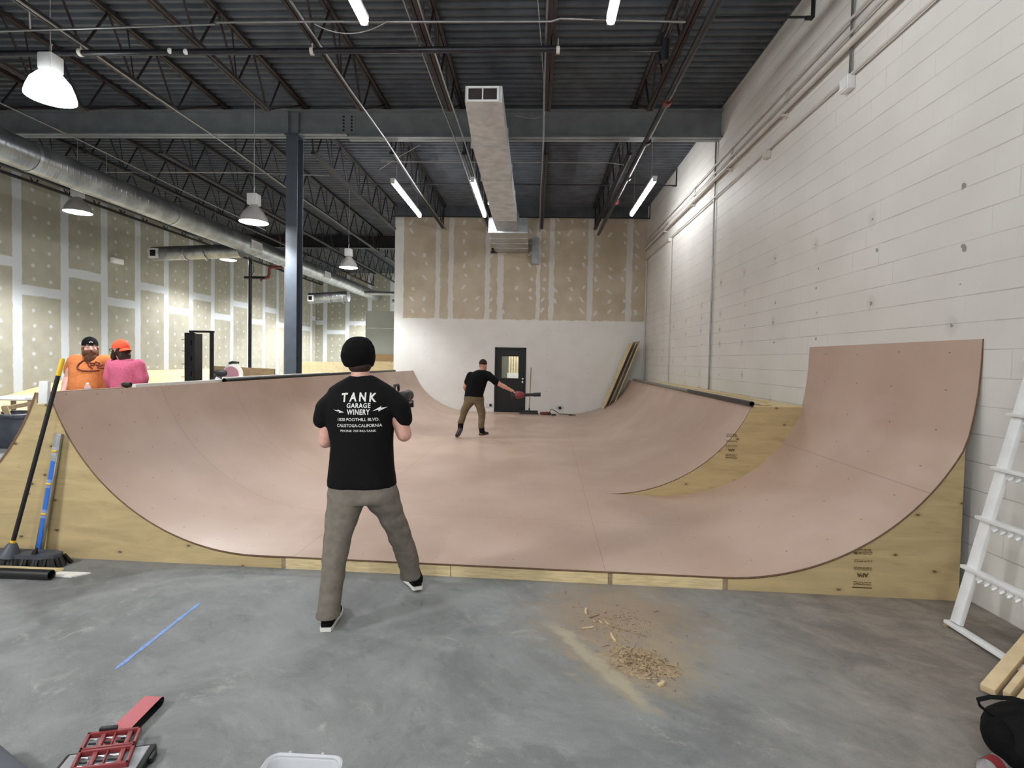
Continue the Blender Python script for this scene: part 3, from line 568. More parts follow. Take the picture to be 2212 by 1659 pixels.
# ---------------------------------------------------------------- the half pipe
V0,V1,VM=3.965,15.6,6.3
def RP(u,v,z):
    t=(v-V0)/11.5
    if u>2.6 and v<7: return V((u+.026*(v-V0)*max(0.,1-(u-2.6)/.55)*1.,v-.026*u,z))
    return V((min(u+.026*(v-V0),3.205),min(v-.026*u,YF-.015),.1+(z-.1)*(1-.055*t)+.03*t if z>.1 else z+.03*t*(z/.1)))
ramp=thing('skate_ramp','big brown hardboard half pipe with plywood sides filling the middle of the room','skateboard ramp',(0,V0,0))
def arc(u0,Rr,dmax,sgn,n=26):
    L=[]; th=math.asin(dmax/Rr)
    for k in range(n+1):
        a=th*k/n; L.append((u0+sgn*Rr*math.sin(a),.1+Rr-Rr*math.cos(a)))
    return L
def skin(name,prof,v0,v1,nv=6,th=.012,label=None,us=0.,vk=1.):
    n=len(prof); top=[];bot=[];s=[0]
    for i in range(1,n): s.append(s[-1]+math.hypot(prof[i][0]-prof[i-1][0],prof[i][1]-prof[i-1][1]))
    for i,(u,z) in enumerate(prof):
        a=prof[max(i-1,0)]; b=prof[min(i+1,n-1)]; d=V((b[0]-a[0],b[1]-a[1])).normalized(); nn=V((-d.y,d.x)); 
        if nn.y<0 or (abs(nn.y)<.02): nn=nn if nn.y>0 else -nn
        bot.append((u-nn.x*th,z-nn.y*th))
    vs=[];uv=[]
    for j in range(nv+1):
        v=v0+(v1-v0)*j/nv
        for (u,z),q in zip(prof,s): vs.append(RP(u,v,z)); uv.append((q+us,(v-V0)*vk))
        for (u,z),q in zip(bot,s): vs.append(RP(u,v,z)); uv.append((q+us,(v-V0)*vk))
    fs=[]; W=2*n
    for j in range(nv):
        for i in range(n-1):
            a=j*W+i; fs.append((a,a+1,a+1+W,a+W)); b=a+n; fs.append((b,b+W,b+W+1,b+1))
        for i in (0,n-1): a=j*W+i; fs.append((a,a+W,a+W+n,a+n))
    ne=len(fs)
    for j in (0,nv):
        for i in range(n-1): a=j*W+i; fs.append((a,a+1,a+1+n,a+n))
    me=bpy.data.meshes.new(name); me.from_pydata([tuple(p) for p in vs],[],fs); ul=me.uv_layers.new(name='UVMap')
    for lp in me.loops: ul.data[lp.index].uv=uv[lp.vertex_index]
    for p in me.polygons:
        p.use_smooth=p.index<ne
        if p.index>=ne: p.material_index=1
    bm=bmesh.new(); bm.from_mesh(me); bmesh.ops.recalc_face_normals(bm,faces=bm.faces); bm.to_mesh(me); bm.free(); me.set_sharp_from_angle(angle=R(35))
    return link_mesh(name,me,[M['ramp'],pm(name+'_edge',srgb(112,86,64),.7,0,.2,20.)],ramp,label)
left=arc(-2.17,1.85,1.75,-1); right=arc(.8,1.85,1.69,1)
tall=arc(1.45,1.85,1.64,1)+[(3.125,1.2),(3.155,1.36),(3.175,1.52),(3.186,1.7),(3.192,1.905)]
skin('transition',left,V0,V1,label='curved brown riding surface rising on the left',us=.63)
skin('transition',right,VM,V1,label='curved brown riding surface on the right behind the tall wall',us=.63)
skin('wall_ride',tall,V0,VM+.02,label='tall brown quarter pipe reaching up the block wall',us=1.37,vk=.5)
skin('flat_bottom',[(-2.17,.1),(-1,.1),(.57,.1),(.8,.1),(1.45,.1)],V0,VM,4,label='flat brown deck at the front',us=-2.17)
skin('flat_bottom',[(-2.17,.1),(-1,.1),(.57,.1),(.8,.1)],VM,V1,4,label='flat brown deck running to the far wall',us=-2.17)
def panel(name,poly,v,label=None,th=.018,mat='ply'):
    m=MB(); a=[RP(u,v,z) for u,z in poly]; b=[RP(u,v+th,z) for u,z in poly]; n=len(a)
    m.add(a+b,[tuple(range(n)),tuple(range(2*n-1,n-1,-1))]+[(i,(i+1)%n,(i+1)%n+n,i+n) for i in range(n)])
    return m.build(name,M[mat],ramp,label,smooth=False)
low=lambda L,dz=-.02:[(u,z+dz) for u,z in L]
outer=arc(-5.80,1.85,1.75,1)   # back side of the spine
lp=[(-1.975,0),(-1.975,.08)]+low(left)+[(-3.9,1.25),(-4.04,1.25)]+low(outer)[::-1]+[(-5.8,.0)]
panel('side_panel',lp,V0+.008,'plywood side panel at the left end')
rp=[(1.475,0),(1.475,.08)]+[p for p in low(tall) if p[0]<3.10]+[(3.115,1.12),(3.115,0)]
panel('side_panel',rp,V0+.008,'knotty plywood side panel at the right end')
mp=[(.8,.06)]+low(right,-.012)+[(2.52,1.2),(3.12,1.2),(3.12,.06)]
panel('side_panel',mp,VM-.004,'plywood side panel stepping up behind the tall wall')
VS=5.5
skin('spine_back',outer,V0,VS,label='far side of the spine sloping down to the left floor',us=0)
# hidden structural ribs every so often keep the body closed
panel('side_panel',[(-5.8,0)]+low(outer)+[(-4.03,0)],VS-.02,'plywood end panel of the short back slope')
for v in (7.5,11.,15.2): panel('rib',[(-4.05,0),(-4.05,1.22)]+low(left)[::-1]+[(-1.975,.06),(-1.975,0)],v,None,.02,'plyedge')
panel_b=MB(); panel_b.hexa([RP(u,v,z) for z in (0,1.235) for u,v in ((-4.06,V0+.03),(-4.045,V0+.03),(-4.045,V1),(-4.06,V1))]); panel_b.build('back_panel',M['ply'],ramp,smooth=False)
# framing along the front of the flat
for a,b in ((-1.97,-.62),(-.615,.59),(.62,1.47)):
    m=MB(); p=[RP(a,V0+.004,0),RP(b,V0+.004,0),RP(b,V0+.042,0),RP(a,V0+.042,0)]; q=[RP(a,V0+.004,.083),RP(b,V0+.004,.083),RP(b,V0+.042,.083),RP(a,V0+.042,.083)]
    m.hexa(p+q); m.build('frame_board',M['woodX'],ramp,smooth=False)
for a in (-1.97,.592,1.44):
    m=MB(); p=[RP(a,V0+.001,0),RP(a+.03,V0+.001,0),RP(a+.03,V0+.05,0),RP(a,V0+.05,0)]; q=[RP(a,V0+.001,.083),RP(a+.03,V0+.001,.083),RP(a+.03,V0+.05,.083),RP(a,V0+.05,.083)]
    m.hexa(p+q); m.build('frame_stud',M['oldwood'],ramp,smooth=False)
# platforms
def slab(name,u0,u1,v0,v1,z0,z1,mat,label=None):
    m=MB(); m.hexa([RP(u,v,z) for z in (z0,z1) for u,v in ((u0,v0),(u1,v0),(u1,v1),(u0,v1))]); return m.build(name,M[mat],ramp,label,smooth=False)
slab('platform',-4.06,-3.93,V0+.01,V1,1.235,1.26,'plypale','narrow pale platform along the left lip')
slab('platform',2.51,3.19,VM,14.9,1.19,1.21,'plypale','plywood platform along the block wall')
for k,(u0,u1,v0,v1) in enumerate([(2.62,2.75,6.35,9.5),(2.85,2.98,6.9,11.5),(3.02,3.1,8.,13.5)]):
    slab('platform_board',u0,u1,v0,v1,1.21,1.232,'woodX')
def coping(u,z,v0,v1,label,mat):
    pts=[RP(u,v0,z),RP(u,v1,z)]; d=(pts[1]-pts[0]).normalized(); x,y=frame(d); m=MB(); n=18; rs=[]
    for p,r in ((pts[0]+d*.3,.024),(pts[0],.024),(pts[0],.031),(pts[1],.031),(pts[1],.024),(pts[1]-d*.3,.024)):
        rs.append([p+x*math.cos(2*PI*k/n)*r+y*math.sin(2*PI*k/n)*r for k in range(n)])
    m.rings(rs,False); return m.build('coping',M[mat],ramp,label)
coping(2.485,1.235,VM-.02,9.0,'dark steel coping pipe, near length on the right lip','pipe')
coping(2.485,1.235,9.02,14.8,'steel coping pipe, far length on the right lip','conduit')
coping(-3.95,1.365,6.3,10.6,'dark coping pipe, near length on the left lip','blackmetal')
coping(-3.95,1.365,10.7,13.6,'dark coping pipe, far length on the left lip','blackmetal')
# ---------------------------------------------------------------- lettering helper
def text_mesh(body,size,bold=.0,space=1.0,cut=None,wordspace=1.0):
    cu=bpy.data.curves.new('t','FONT'); cu.body=body; cu.size=size; cu.align_x='CENTER'; cu.align_y='CENTER'; cu.offset=bold; cu.space_character=space; cu.space_word=wordspace; cu.resolution_u=3
    o=bpy.data.objects.new('t',cu); COL.objects.link(o); dg=bpy.context.evaluated_depsgraph_get()
    me=bpy.data.meshes.new_from_object(o.evaluated_get(dg)); bpy.data.objects.remove(o); bpy.data.curves.remove(cu)
    if cut:
        bm=bmesh.new(); bm.from_mesh(me)
        xs=[v.co.x for v in bm.verts]; ys=[v.co.y for v in bm.verts]
        for ax,(lo,hi) in enumerate(((min(xs),max(xs)),(min(ys),max(ys)))):
            q=lo+cut
            while q<hi:
                no=V((1,0,0)) if ax==0 else V((0,1,0)); bmesh.ops.bisect_plane(bm,geom=bm.verts[:]+bm.edges[:]+bm.faces[:],plane_co=no*q,plane_no=no); q+=cut
        bm.to_mesh(me); bm.free()
    return me
def stamp(u,v,z,s,label):
    m=MB(); y=RP(u,v-.004,z).y
    me=text_mesh('APA',.036*s,.002); me.transform(Matrix.Rotation(PI,4,'Z'))
    def put(x0,z0,x1,z1): m.add([RP(u+x0*s,v-.003,z+z0*s),RP(u+x1*s,v-.003,z+z0*s),RP(u+x1*s,v-.003,z+z1*s),RP(u+x0*s,v-.003,z+z1*s)],[(0,1,2,3)])
    m.add([RP(u+p.co.x,v-.003,z-.05*s+p.co.y) for p in me.vertices],[tuple(p.vertices) for p in me.polygons]); bpy.data.meshes.remove(me)
    put(-.06,-.135,.06,-.128)
    for k,(zz,hh) in enumerate([(-.115,.004),(-.108,.003),(-.098,.004),(-.018,.003),(-.010,.004),(-.002,.003),(.035,.005),(.046,.003),(.085,.004),(.094,.005),(.104,.003),(.112,.005)]):
        x=-.055
        while x<.05:
            l=random.uniform(.008,.03); put(x,zz,min(x+l,.055),zz+hh); x+=l+.005
    return m.build('grade_stamp',M['stamp'],ramp,label,smooth=False)
P=at(1865,1226,Y=3.9); stamp(P.x,V0+.006,P.z,1.15,'faint brown ink stamp on the right side panel')
P=at(1586,964,Y=6.15); stamp(P.x-.06,VM-.006,P.z,1.15,'faint ink stamp on the stepped side panel')
# ---------------------------------------------------------------- people
def sil(mb,rows,n=22,p=2.3):
    rs=[]
    for xl,xr,y,Y,b in rows:
        A=at(xl,y,Y=Y); B=at(xr,y,Y=Y); c=(A+B)/2; h=(B-A)/2; ring=[]
        for k in range(n):
            t=2*PI*k/n; co,si=math.cos(t),math.sin(t)
            co=math.copysign(abs(co)**(2/p),co); si=math.copysign(abs(si)**(2/p),si)
            ring.append(c+h*co+V((0,b*si,0)))
        rs.append(ring)
    mb.rings(rs)
def limb(mb,pts,rad,n=12):
    for i in range(len(pts)-1): mb.caps(pts[i],pts[i+1],rad[i],rad[i+1],n)
def hand(mb,w,d,nrm,curl=.5,side=1,s=1.,spread=.12):
    d=V(d).normalized(); nrm=V(nrm); nrm=(nrm-d*nrm.dot(d)).normalized(); a=d.cross(nrm).normalized()
    Mx=Matrix((a,d,nrm)).transposed()
    mb.ell(w+d*.045*s,(.041*s,.054*s,.017*s),Mx,14,8)
    for k,(o,L) in enumerate(zip((-.031,-.0105,.0105,.031),(.070,.079,.075,.059))):
        q=w+d*.085*s+a*o*s*side; ang=0; dd=(d+a*side*o*spread*12).normalized()
        for f,r in zip((.45,.32,.23),(.0092,.0084,.0075)):
            ang+=curl*(.55 if f==.45 else .8)
            v=dd*math.cos(ang)+nrm*math.sin(ang); e=q+v*L*f*s; mb.caps(q,e,r*s,r*.92*s,8); q=e
    q=w+d*.02*s-a*.028*s*side; v=(d*.62-a*.7*side+nrm*.3).normalized(); e=q+v*.045*s; mb.caps(q,e,.0125*s,.0105*s,8)
    v=(d*.9-a*.25*side+nrm*.45*max(curl,.3)).normalized(); mb.caps(e,e+v*.034*s,.0105*s,.0088*s,8)
def basis(f,up=V((0,0,1))):
    f=V(f).normalized(); x=f.cross(up).normalized(); u=x.cross(f); return Matrix((x,f,u)).transposed()
def head(mb,c,f,s=1.):
    B=basis(f); c=V(c); P=lambda x,y,z:c+B@(V((x,y,z))*s)
    sc_=lambda r:tuple(k*s for k in r)
    mb.ell(P(0,-.012,.032),sc_((.077,.097,.09)),B,20,14); mb.ell(P(0,.025,-.035),sc_((.062,.072,.082)),B,18,12)
    mb.ell(P(0,.062,-.098),sc_((.03,.028,.02)),B,12,8); mb.caps(P(-.036,.078,.024),P(.036,.078,.024),.014*s)
    mb.caps(P(0,.09,.012),P(0,.112,-.028),.009*s,.0145*s); mb.caps(P(-.011,.1,-.034),P(.011,.1,-.034),.009*s)
    mb.caps(P(-.02,.084,-.066),P(.02,.084,-.066),.0085*s); mb.caps(P(-.015,.083,-.078),P(.015,.083,-.078),.0085*s)
    for sx in (-1,1): mb.ell(P(sx*.079,-.008,-.005),sc_((.010,.024,.033)),B,10,8); mb.ell(P(sx*.045,.06,-.03),sc_((.022,.03,.025)),B,10,8)
    return P,B
def eyes(P,B,par,s=1.):
    for sx in (-1,1):
        o=MB().ell(P(sx*.031,.086,.003),(.013*s,.010*s,.008*s),B,12,8).build('eye',M['rubber'],par)
        MB().ell(P(sx*.031,.0945,.003),(.005*s,.003*s,.005*s),B,10,6).build('iris',M['hair'],o)
def brows(P,par,mat,s=1.):
    for sx in (-1,1): MB().tube([P(sx*.016,.094,.026),P(sx*.034,.092,.03),P(sx*.05,.08,.024)],[.005*s,.006*s,.003*s],6).build('eyebrow',M[mat],par)
def shoe(par,heel,d,L=.29,pitch=0.,up='black',sole='rubber',lift=0.,H=.105):
    d=V((d[0],d[1],0)).normalized(); a=V((d.y,-d.x,0)); rot=Matrix.Rotation(pitch,3,a)  # pitch raises the heel, toes stay
    toe=V(heel)+d*L; 
    def P(t,w,z):
        q=V(heel)+d*(t*L)+a*w+V((0,0,z)); return toe+rot@(q-toe)+V((0,0,lift))
    prof=[(0,.030),(.06,.036),(.25,.036),(.45,.04),(.68,.05),(.85,.046),(.95,.034),(1.,.016)]
    out=[(t,-w) for t,w in prof]+[(t,w) for t,w in prof[::-1]]
    m=MB(); n=len(out); r0=[P(t,w*1.02,0) for t,w in out]; r1=[P(t,w*1.08,.014) for t,w in out]; r2=[P(t,w*1.05,.03) for t,w in out]; m.rings([r0,r1,r2]); s=m.build('sole',M[sole],par)
    up_=MB(); rs=[]
    for t,w,h in [(.015,.026,H*.75),(.06,.033,H),(.2,.036,H*1.02),(.38,.037,H*.95),(.52,.042,H*.75),(.7,.046,H*.58),(.86,.042,H*.48),(.96,.028,H*.4),(.995,.010,H*.34)]:
        ring=[]
        for k in range(14):
            q=PI*k/13; ring.append(P(t,-w*math.cos(q),.027+(h-.027)*max(0,math.sin(q))**.8))
        rs.append(ring)
    up_.rings(rs); return up_.build('shoe',M[up],par)
def shoe3(par,heel,toe,up='black',sole='rubber',H=.1):
    heel=V(heel);toe=V(toe);d=(toe-heel);L=d.length;d.normalize();a=d.cross(V((0,0,1))).normalized();u=a.cross(d)
    P=lambda t,w,z:heel+d*t*L+a*w+u*z
    prof=[(0,.030),(.06,.036),(.25,.036),(.45,.04),(.68,.05),(.85,.046),(.95,.034),(1.,.016)]; out=[(t,-w) for t,w in prof]+[(t,w) for t,w in prof[::-1]]
    m=MB(); m.rings([[P(t,w*k,z) for t,w in out] for k,z in ((1.02,0),(1.08,.012),(1.05,.026))]); m.build('sole',M[sole],par)
    up_=MB(); rs=[]
    for t,w,h in [(.015,.026,H*.8),(.06,.033,H*1.02),(.2,.036,H*1.04),(.38,.037,H*.95),(.52,.042,H*.75),(.7,.046,H*.58),(.86,.042,H*.48),(.96,.028,H*.4),(.995,.010,H*.34)]:
        rs.append([P(t,-w*math.cos(PI*k/13),.024+(h-.024)*max(0,math.sin(PI*k/13))**.8) for k in range(14)])
    up_.rings(rs); return up_.build('shoe',M[up],par)
def cp(s,ox,oy): return lambda x,y:(ox+x/s,oy+y/s)

# ======== the person with the camera, seen from behind
Y0=3.35
pg=thing('person','person in black beanie and black lettered t-shirt standing before the ramp, filming','person',at(780,1330,Z=0))
w=lambda x,y,Y=Y0:at(x,y,Y=Y)
b=MB()
hc=w(776,772,3.36); P,B=head(b,hc,(.12,1,-.12),1.0)
b.caps(w(779,800,3.34),w(779,830,3.33),.058,.066,16)
sil(b,[(752,806,818,3.34,.06),(732,832,845,3.35,.07),(718,842,900,3.35,.09),(726,840,980,3.35,.09),(720,846,1045,3.35,.09),(724,846,1085,3.35,.09)])
le=[w(718,868),w(703,953,3.35),w(772,938,3.67)]; re_=[w(848,866),w(873,938,3.36),w(862,884,3.66)]
limb(b,le,[.055,.047,.031]); limb(b,re_,[.055,.05,.031]); b.caps(le[1],le[1].lerp(le[2],.4),.046,.047); b.caps(re_[1],re_[1].lerp(re_[2],.4),.048,.049)
hand(b,le[2],(w(835,900,3.72)-le[2]),V((0,-.4,1)),.55,-1); hand(b,re_[2],V((-.05,.15,1)),V((-.3,1,.1)),.75,1)
limb(b,[w(745,1080),w(728,1180,3.27),w(712,1300,3.15)],[.07,.05,.04]); limb(b,[w(825,1080),w(866,1155,3.5),w(888,1225,3.61)],[.07,.05,.04])
b.fuse('body',M['skinpink'],pg,.009,3,'fair skin of head and arms'); eyes(P,B,pg); 
s=MB()
sil(s,[(757,802,811,3.33,.055),(748,812,816,3.335,.07),(731,828,825,3.345,.085),(712,849,838,3.35,.10),(706,854,855,3.35,.118),(704,853,888,3.35,.135),(710,850,925,3.35,.135),(717,848,962,3.35,.13),(714,850,1000,3.35,.13),(709,854,1035,3.35,.133),(709,856,1049,3.35,.135)],26,2.4)
limb(s,[w(731,864),w(706,882,3.345),w(698,905,3.34)],[.088,.076,.066]); limb(s,[w(834,862),w(863,882,3.355),w(871,904,3.36)],[.088,.075,.064])
sh=s.fuse('t_shirt',M['shirt'],pg,.009,9,'black short sleeved t-shirt',.004,7,(1.2,1.2,.8))
t=MB()
sil(t,[(712,852,1040,3.35,.118),(710,857,1056,3.35,.128),(710,859,1072,3.35,.13),(716,853,1084,3.35,.12)],24,2.4)
sil(t,[(709,788,1062,3.345,.12),(709,788,1074,3.34,.12),(708,787,1090,3.33,.115),(704,778,1112,3.31,.105),(701,758,1164,3.25,.088),(697,746,1220,3.2,.078),(691,738,1280,3.155,.072),(686,734,1316,3.13,.075),(684,733,1331,3.125,.078)],18)
sil(t,[(783,860,1062,3.36,.12),(786,862,1074,3.365,.12),(795,866,1090,3.385,.115),(815,872,1112,3.42,.1),(838,888,1152,3.49,.085),(852,900,1190,3.55,.078),(862,906,1226,3.6,.077),(865,908,1247,3.62,.08)],18)
t.fuse('trousers',M['khaki'],pg,.0095,3,'grey brown trousers',.007,5,(1,1,2.4))
bn=MB(); sil(bn,[(768,782,727,3.345,.02),(757,793,730,3.345,.05),(748,801,737,3.345,.075),(742,807,749,3.345,.1),(739,809,763,3.345,.112),(740,808,776,3.35,.113),(745,806,788,3.355,.104),(750,803,793,3.36,.098)],26,2.1)
bb=bn.fuse('beanie',M['beanie'],pg,.006,3,'black knitted beanie',.0022,22)
cf_=MB(); sil(cf_,[(738.8,809.2,766,3.347,.1145),(738.8,809.4,772,3.35,.116),(741,808,780,3.353,.113),(746,805.5,789,3.357,.104)],30,2.1); cf_.build('cuff',M['beanie'],bb)
hr=MB(); hr.ell(w(777,791,3.325),(.074,.066,.052),None,18,10); hr.fuse('hair',M['hair'],pg,.007,2,'short dark hair at the nape')
d0=at(703,1366,Z=0); shoe3(pg,d0+V((0,.0,.002)),d0+V((-.035,.285,.002)),'shirt','rubber',.125); d1=at(897,1281,Z=0); shoe3(pg,d1+V((.02,0,.022)),d1+V((-.12,.255,.002)),'shirt','rubber',.125)
for p0,p1 in ((d0+V((0,.06,.08)),w(712,1300,3.15)),(d1+V((0,.05,.08)),w(888,1225,3.61))): MB().caps(p0,p1,.046,.05,14).build('sock',M['shirt'],pg)
# lettering on the shirt back
dg=bpy.context.evaluated_depsgraph_get()
shm=sh.data; off=OFF[sh.name]; bv=BVHTree.FromPolygons([v.co+off for v in shm.vertices],[tuple(p.vertices) for p in shm.polygons])
def onback(x,z,lift=.0025):
    h=bv.ray_cast(V((x,2.6,z)),V((0,1,0)))[0]; return V((x,(h.y if h else 3.22)-lift,z))
def print_line(name,body,cx,cy,x0,x1,hpx,bold,arch=0,mat='print',cut=.012,space=1.):
    me=text_mesh(body,1.,bold,space); xs=[p.co.x for p in me.vertices]; ys=[p.co.y for p in me.vertices]
    W=(at(x1,cy,Y=3.225)-at(x0,cy,Y=3.225)).x; Hh=hpx/ (F/3.225); cx0=(min(xs)+max(xs))/2; cy0=(min(ys)+max(ys))/2; kx=W/(max(xs)-min(xs)); ky=Hh/(max(ys)-min(ys))
    for v in me.vertices: v.co=V(((v.co.x-cx0)*kx,(v.co.y-cy0)*ky,0))
    bm=bmesh.new(); bm.from_mesh(me)
    for ax in (0,1):
        R_=(W if ax==0 else Hh)/2; q=-R_+cut
        while q<R_:
            no=V((1,0,0)) if ax==0 else V((0,1,0)); bmesh.ops.bisect_plane(bm,geom=bm.verts[:]+bm.edges[:]+bm.faces[:],plane_co=no*q,plane_no=no); q+=cut
    C=at(cx,cy,Y=3.225); tilt=-.022
    for v in bm.verts:
        x,z=v.co.x,v.co.y; z-=arch*(x/(W/2))**2+tilt*x; v.co=onback(C.x+x,C.z+z)
    bm.to_mesh(me); bm.free(); me.name=name
    o=bpy.data.objects.new(name,me); COL.objects.link(o); me.materials.append(M[mat]); me.transform(Matrix.Translation(-off)); o.parent=sh; OFF[o.name]=off; return o
# the text is read from behind: x to the right as seen
print_line('lettering','TANK',774,857.5,736,811,20,.035,.006,space=1.55)
print_line('lettering','GARAGE',774.5,876,749,800,11.,.03,space=1.15)
print_line('lettering','WINERY',774.5,890,750,799,12.,.03,space=1.15)
print_line('lettering','1020 FOOTHILL BLVD.',774,906,730,818,7.,.012)
print_line('lettering','CALISTOGA-CALIFORNIA',775.5,919,728,823,7.,.012)
print_line('lettering','PHONE: 707-942-TANK',774,930.5,736,812,5.,.008)
for pts in ([(719,885),(730,889),(729,884.5),(744,890.5),(732,891.5),(734,887.5)],[(833,880),(820,881.5),(821,878),(804,888),(816,885.5),(815.5,889.5)]):
    q=[at(x,y,Y=3.225) for x,y in pts]; o=MB().add([onback(p.x,p.z) for p in q],[tuple(range(6))]).build('bolt_mark',M['print'],sh,smooth=False)
# camera held in front of the chest
cm=thing('video_camera','black hand held video camera rig at the right elbow of the beanie wearer','camera',w(872,860,3.72))
c0=w(868,858,3.72); MB().obox(c0,(1,0,0),(0,1,0),(0,0,1),.11,.15,.085).build('camera_body',M['black'],cm,bevel=.012)
MB().lathe([(.038,0),(.04,.03),(.036,.06),(.042,.1),(.042,.12),(.03,.121)],c0+V((0,.075,0)),V((0,1,0)),20).build('lens',M['black'],cm)
MB().obox(w(885,872,3.68),(1,0,0),(0,1,.2),(0,-.2,1),.055,.02,.05).build('screen',M['blackmetal'],cm,bevel=.004)
MB().obox(w(887,868.5,3.668),(1,0,0.3),(0,1,.2),(-.3,-.2,1),.026,.004,.016).build('screen_glint',M['chrome'],cm,smooth=False)
MB().tube([c0+V((-.04,-.06,.045)),c0+V((-.04,-.05,.085)),c0+V((-.04,.05,.085)),c0+V((-.04,.06,.045))],.010,8).build('top_handle',M['black'],cm)
MB().tube([c0+V((.03,-.05,-.03)),c0+V((.075,-.05,-.05)),c0+V((.07,-.05,-.075)),c0+V((-.02,-.04,-.085))],.009,8).build('cage_rail',M['black'],cm)
MB().tube([c0+V((-.0,.0,-.04)),c0+V((-.0,.0,-.11))],.018,12).build('grip',M['black'],cm)

# ======== person with the leaf blower, far on the deck
YB=10.3; q=cp(4.81,960,720)
def wb(x,y,Y=YB): return at(*q(x,y),Y=Y)
def rows(L,Y,f,k=1.): return [(q_(f,xl,y)[0],q_(f,xr,y)[0],q_(f,xl,y)[1],Y if not callable(Y) else Y(y),bb*k) for xl,xr,y,bb in L]
def q_(f,x,y): return f(x,y)
bp=thing('person','person in black t-shirt and olive trousers leaning over the ramp deck with a leaf blower','person',at(1030,941,Z=.115))
b=MB(); hc=wb(402,338,10.36); P,B=head(b,hc,(.35,1,-.45),.98); b.caps(hc+V((-.01,-.02,-.05)),wb(392,400,10.33),.055,.06)
sil(b,rows([(330,440,395,.07),(270,460,430,.09),(250,420,540,.1),(225,400,650,.1),(225,400,690,.1)],YB,q),18)
ra=[wb(455,432,10.3),wb(575,530,10.22),wb(712,602,10.2)]; la=[wb(262,440,10.32),wb(214,560,10.35),wb(240,625,10.52)]
limb(b,ra,[.058,.046,.03]); b.caps(ra[1],ra[1].lerp(ra[2],.4),.045,.046); limb(b,la,[.058,.046,.032])
hand(b,ra[2],V((1,.05,-.35)),V((0,.4,-1)),.75,1); hand(b,la[2],V((.3,.5,-.6)),V((1,0,0)),.5,1)
limb(b,[wb(260,690),wb(205,800),wb(172,935),wb(168,985)],[.08,.055,.043,.045]); limb(b,[wb(360,690),wb(388,810),wb(384,985),wb(388,1030)],[.08,.055,.043,.045])
b.fuse('body',M['skin'],bp,.0125,3,'head and tattooed forearm'); eyes(P,B,bp)
hr=MB(); hr.ell(hc+B@V((0,-.022,.045)),(.08,.095,.085),B,18,12); hr.fuse('hair',M['hair'],bp,.009,2,'close cropped dark hair')
s=MB(); sil(s,rows([(350,425,380,.05),(310,448,393,.085),(272,468,415,.11),(250,475,450,.13),(240,450,500,.135),(228,428,560,.13),(214,412,610,.13),(206,406,645,.13),(208,406,664,.13)],YB,q),20,2.4)
limb(s,[wb(450,435,10.3),wb(500,475,10.25),wb(535,508,10.23)],[.085,.075,.07]); limb(s,[wb(272,440),wb(240,505,10.33)],[.085,.072])
s.fuse('t_shirt',M['shirt'],bp,.0125,3,None,.006,6)
t=MB(); sil(t,rows([(208,406,650,.125),(202,411,690,.135),(198,413,720,.135)],YB,q),20)
sil(t,rows([(196,308,715,.12),(188,298,750,.115),(170,258,790,.1),(160,238,835,.09),(148,222,885,.08),(134,206,925,.075),(132,204,936,.075)],YB,q),16)
sil(t,rows([(300,413,715,.12),(318,416,750,.115),(340,426,800,.1),(350,428,850,.09),(352,424,905,.08),(348,416,965,.075),(348,414,986,.075)],YB,q),16)
t.fuse('trousers',M['olive'],bp,.0125,3,None,.012,5,(1,1,1.6))
for pts,r in (([wb(170,930),wb(166,985)],.05),([wb(386,980),wb(390,1020)],.05)): MB().caps(*pts,r*1.12,r*1.1,12).build('sock',M['shirt'],bp)
shoe3(bp,wb(178,1003,10.2),V((wb(122,1060,10.3).x,10.4,.118)),'black','greyplastic')

f1=at(*q(388,1062),Z=.115); shoe(bp,V((f1.x-.03,f1.y+.01,.117)),(.4,.8),.28,0,'black','black',0,.1)
bl=thing('leaf_blower','red cordless leaf blower with black nozzle in the hand of the leaning person','leaf blower',wb(770,635,10.2))
m=MB(); c0=wb(772,644,10.17); m.ell(c0,(.10,.065,.068),None,18,12); m.tube([wb(765,644,10.17),wb(830,641,10.17)],[.06,.042],14); m.caps(wb(745,615,10.18),wb(800,622,10.17),.028,.035); m.fuse('housing',M['red'],bl,.009,2)
MB().tube([wb(700,618,10.18),wb(735,604,10.2),wb(775,606,10.2)],.02,10).build('handle',M['black'],bl)
MB().obox(wb(715,650,10.17),(1,0,.2),(0,1,0),(-.2,0,1),.09,.09,.09).build('battery',M['black'],bl,bevel=.012)
MB().tube([wb(825,641,10.17),wb(900,638,10.17),wb(920,638,10.17),wb(925,638,10.17),wb(1000,636,10.17)],[.034,.03,.031,.038,.04],16).build('nozzle',M['black'],bl)

# ======== the two people talking behind the left lip
YO=7.; g=cp(6.144,0,700)
def wo(x,y,Y=YO): return at(*g(x,y),Y=Y)
op=thing('person','bearded person in orange t-shirt and backward black cap behind the left ramp lip','person',V((wo(1190,600).x,YO,0)))
b=MB(); hc=wo(1195,305,6.95); fo=V((.72,-.68,-.03)); P,B=head(b,hc,fo,1.08); b.caps(hc+V((-.01,.02,-.07)),wo(1180,450),.066,.075)
sil(b,rows([(1060,1330,440,.08),(990,1400,480,.1),(1000,1400,650,.14),(1010,1390,900,.15)],YO,g),20); 
cx=wo(1190,900).x; la=[wo(985,490,6.98),wo(905,720,6.95),wo(838,905,6.8)]; ra=[wo(1400,490,7.05),wo(1450,720,7.1),wo(1410,900,7.05)]
limb(b,la,[.062,.052,.034]); limb(b,ra,[.062,.052,.034]); b.caps(la[1],la[1].lerp(la[2],.45),.052,.05)
hand(b,la[2],V((-.2,-.3,-1)),V((1,0,0)),.35,1); hand(b,ra[2],V((.1,-.4,-1)),V((-1,0,0)),.4,-1)
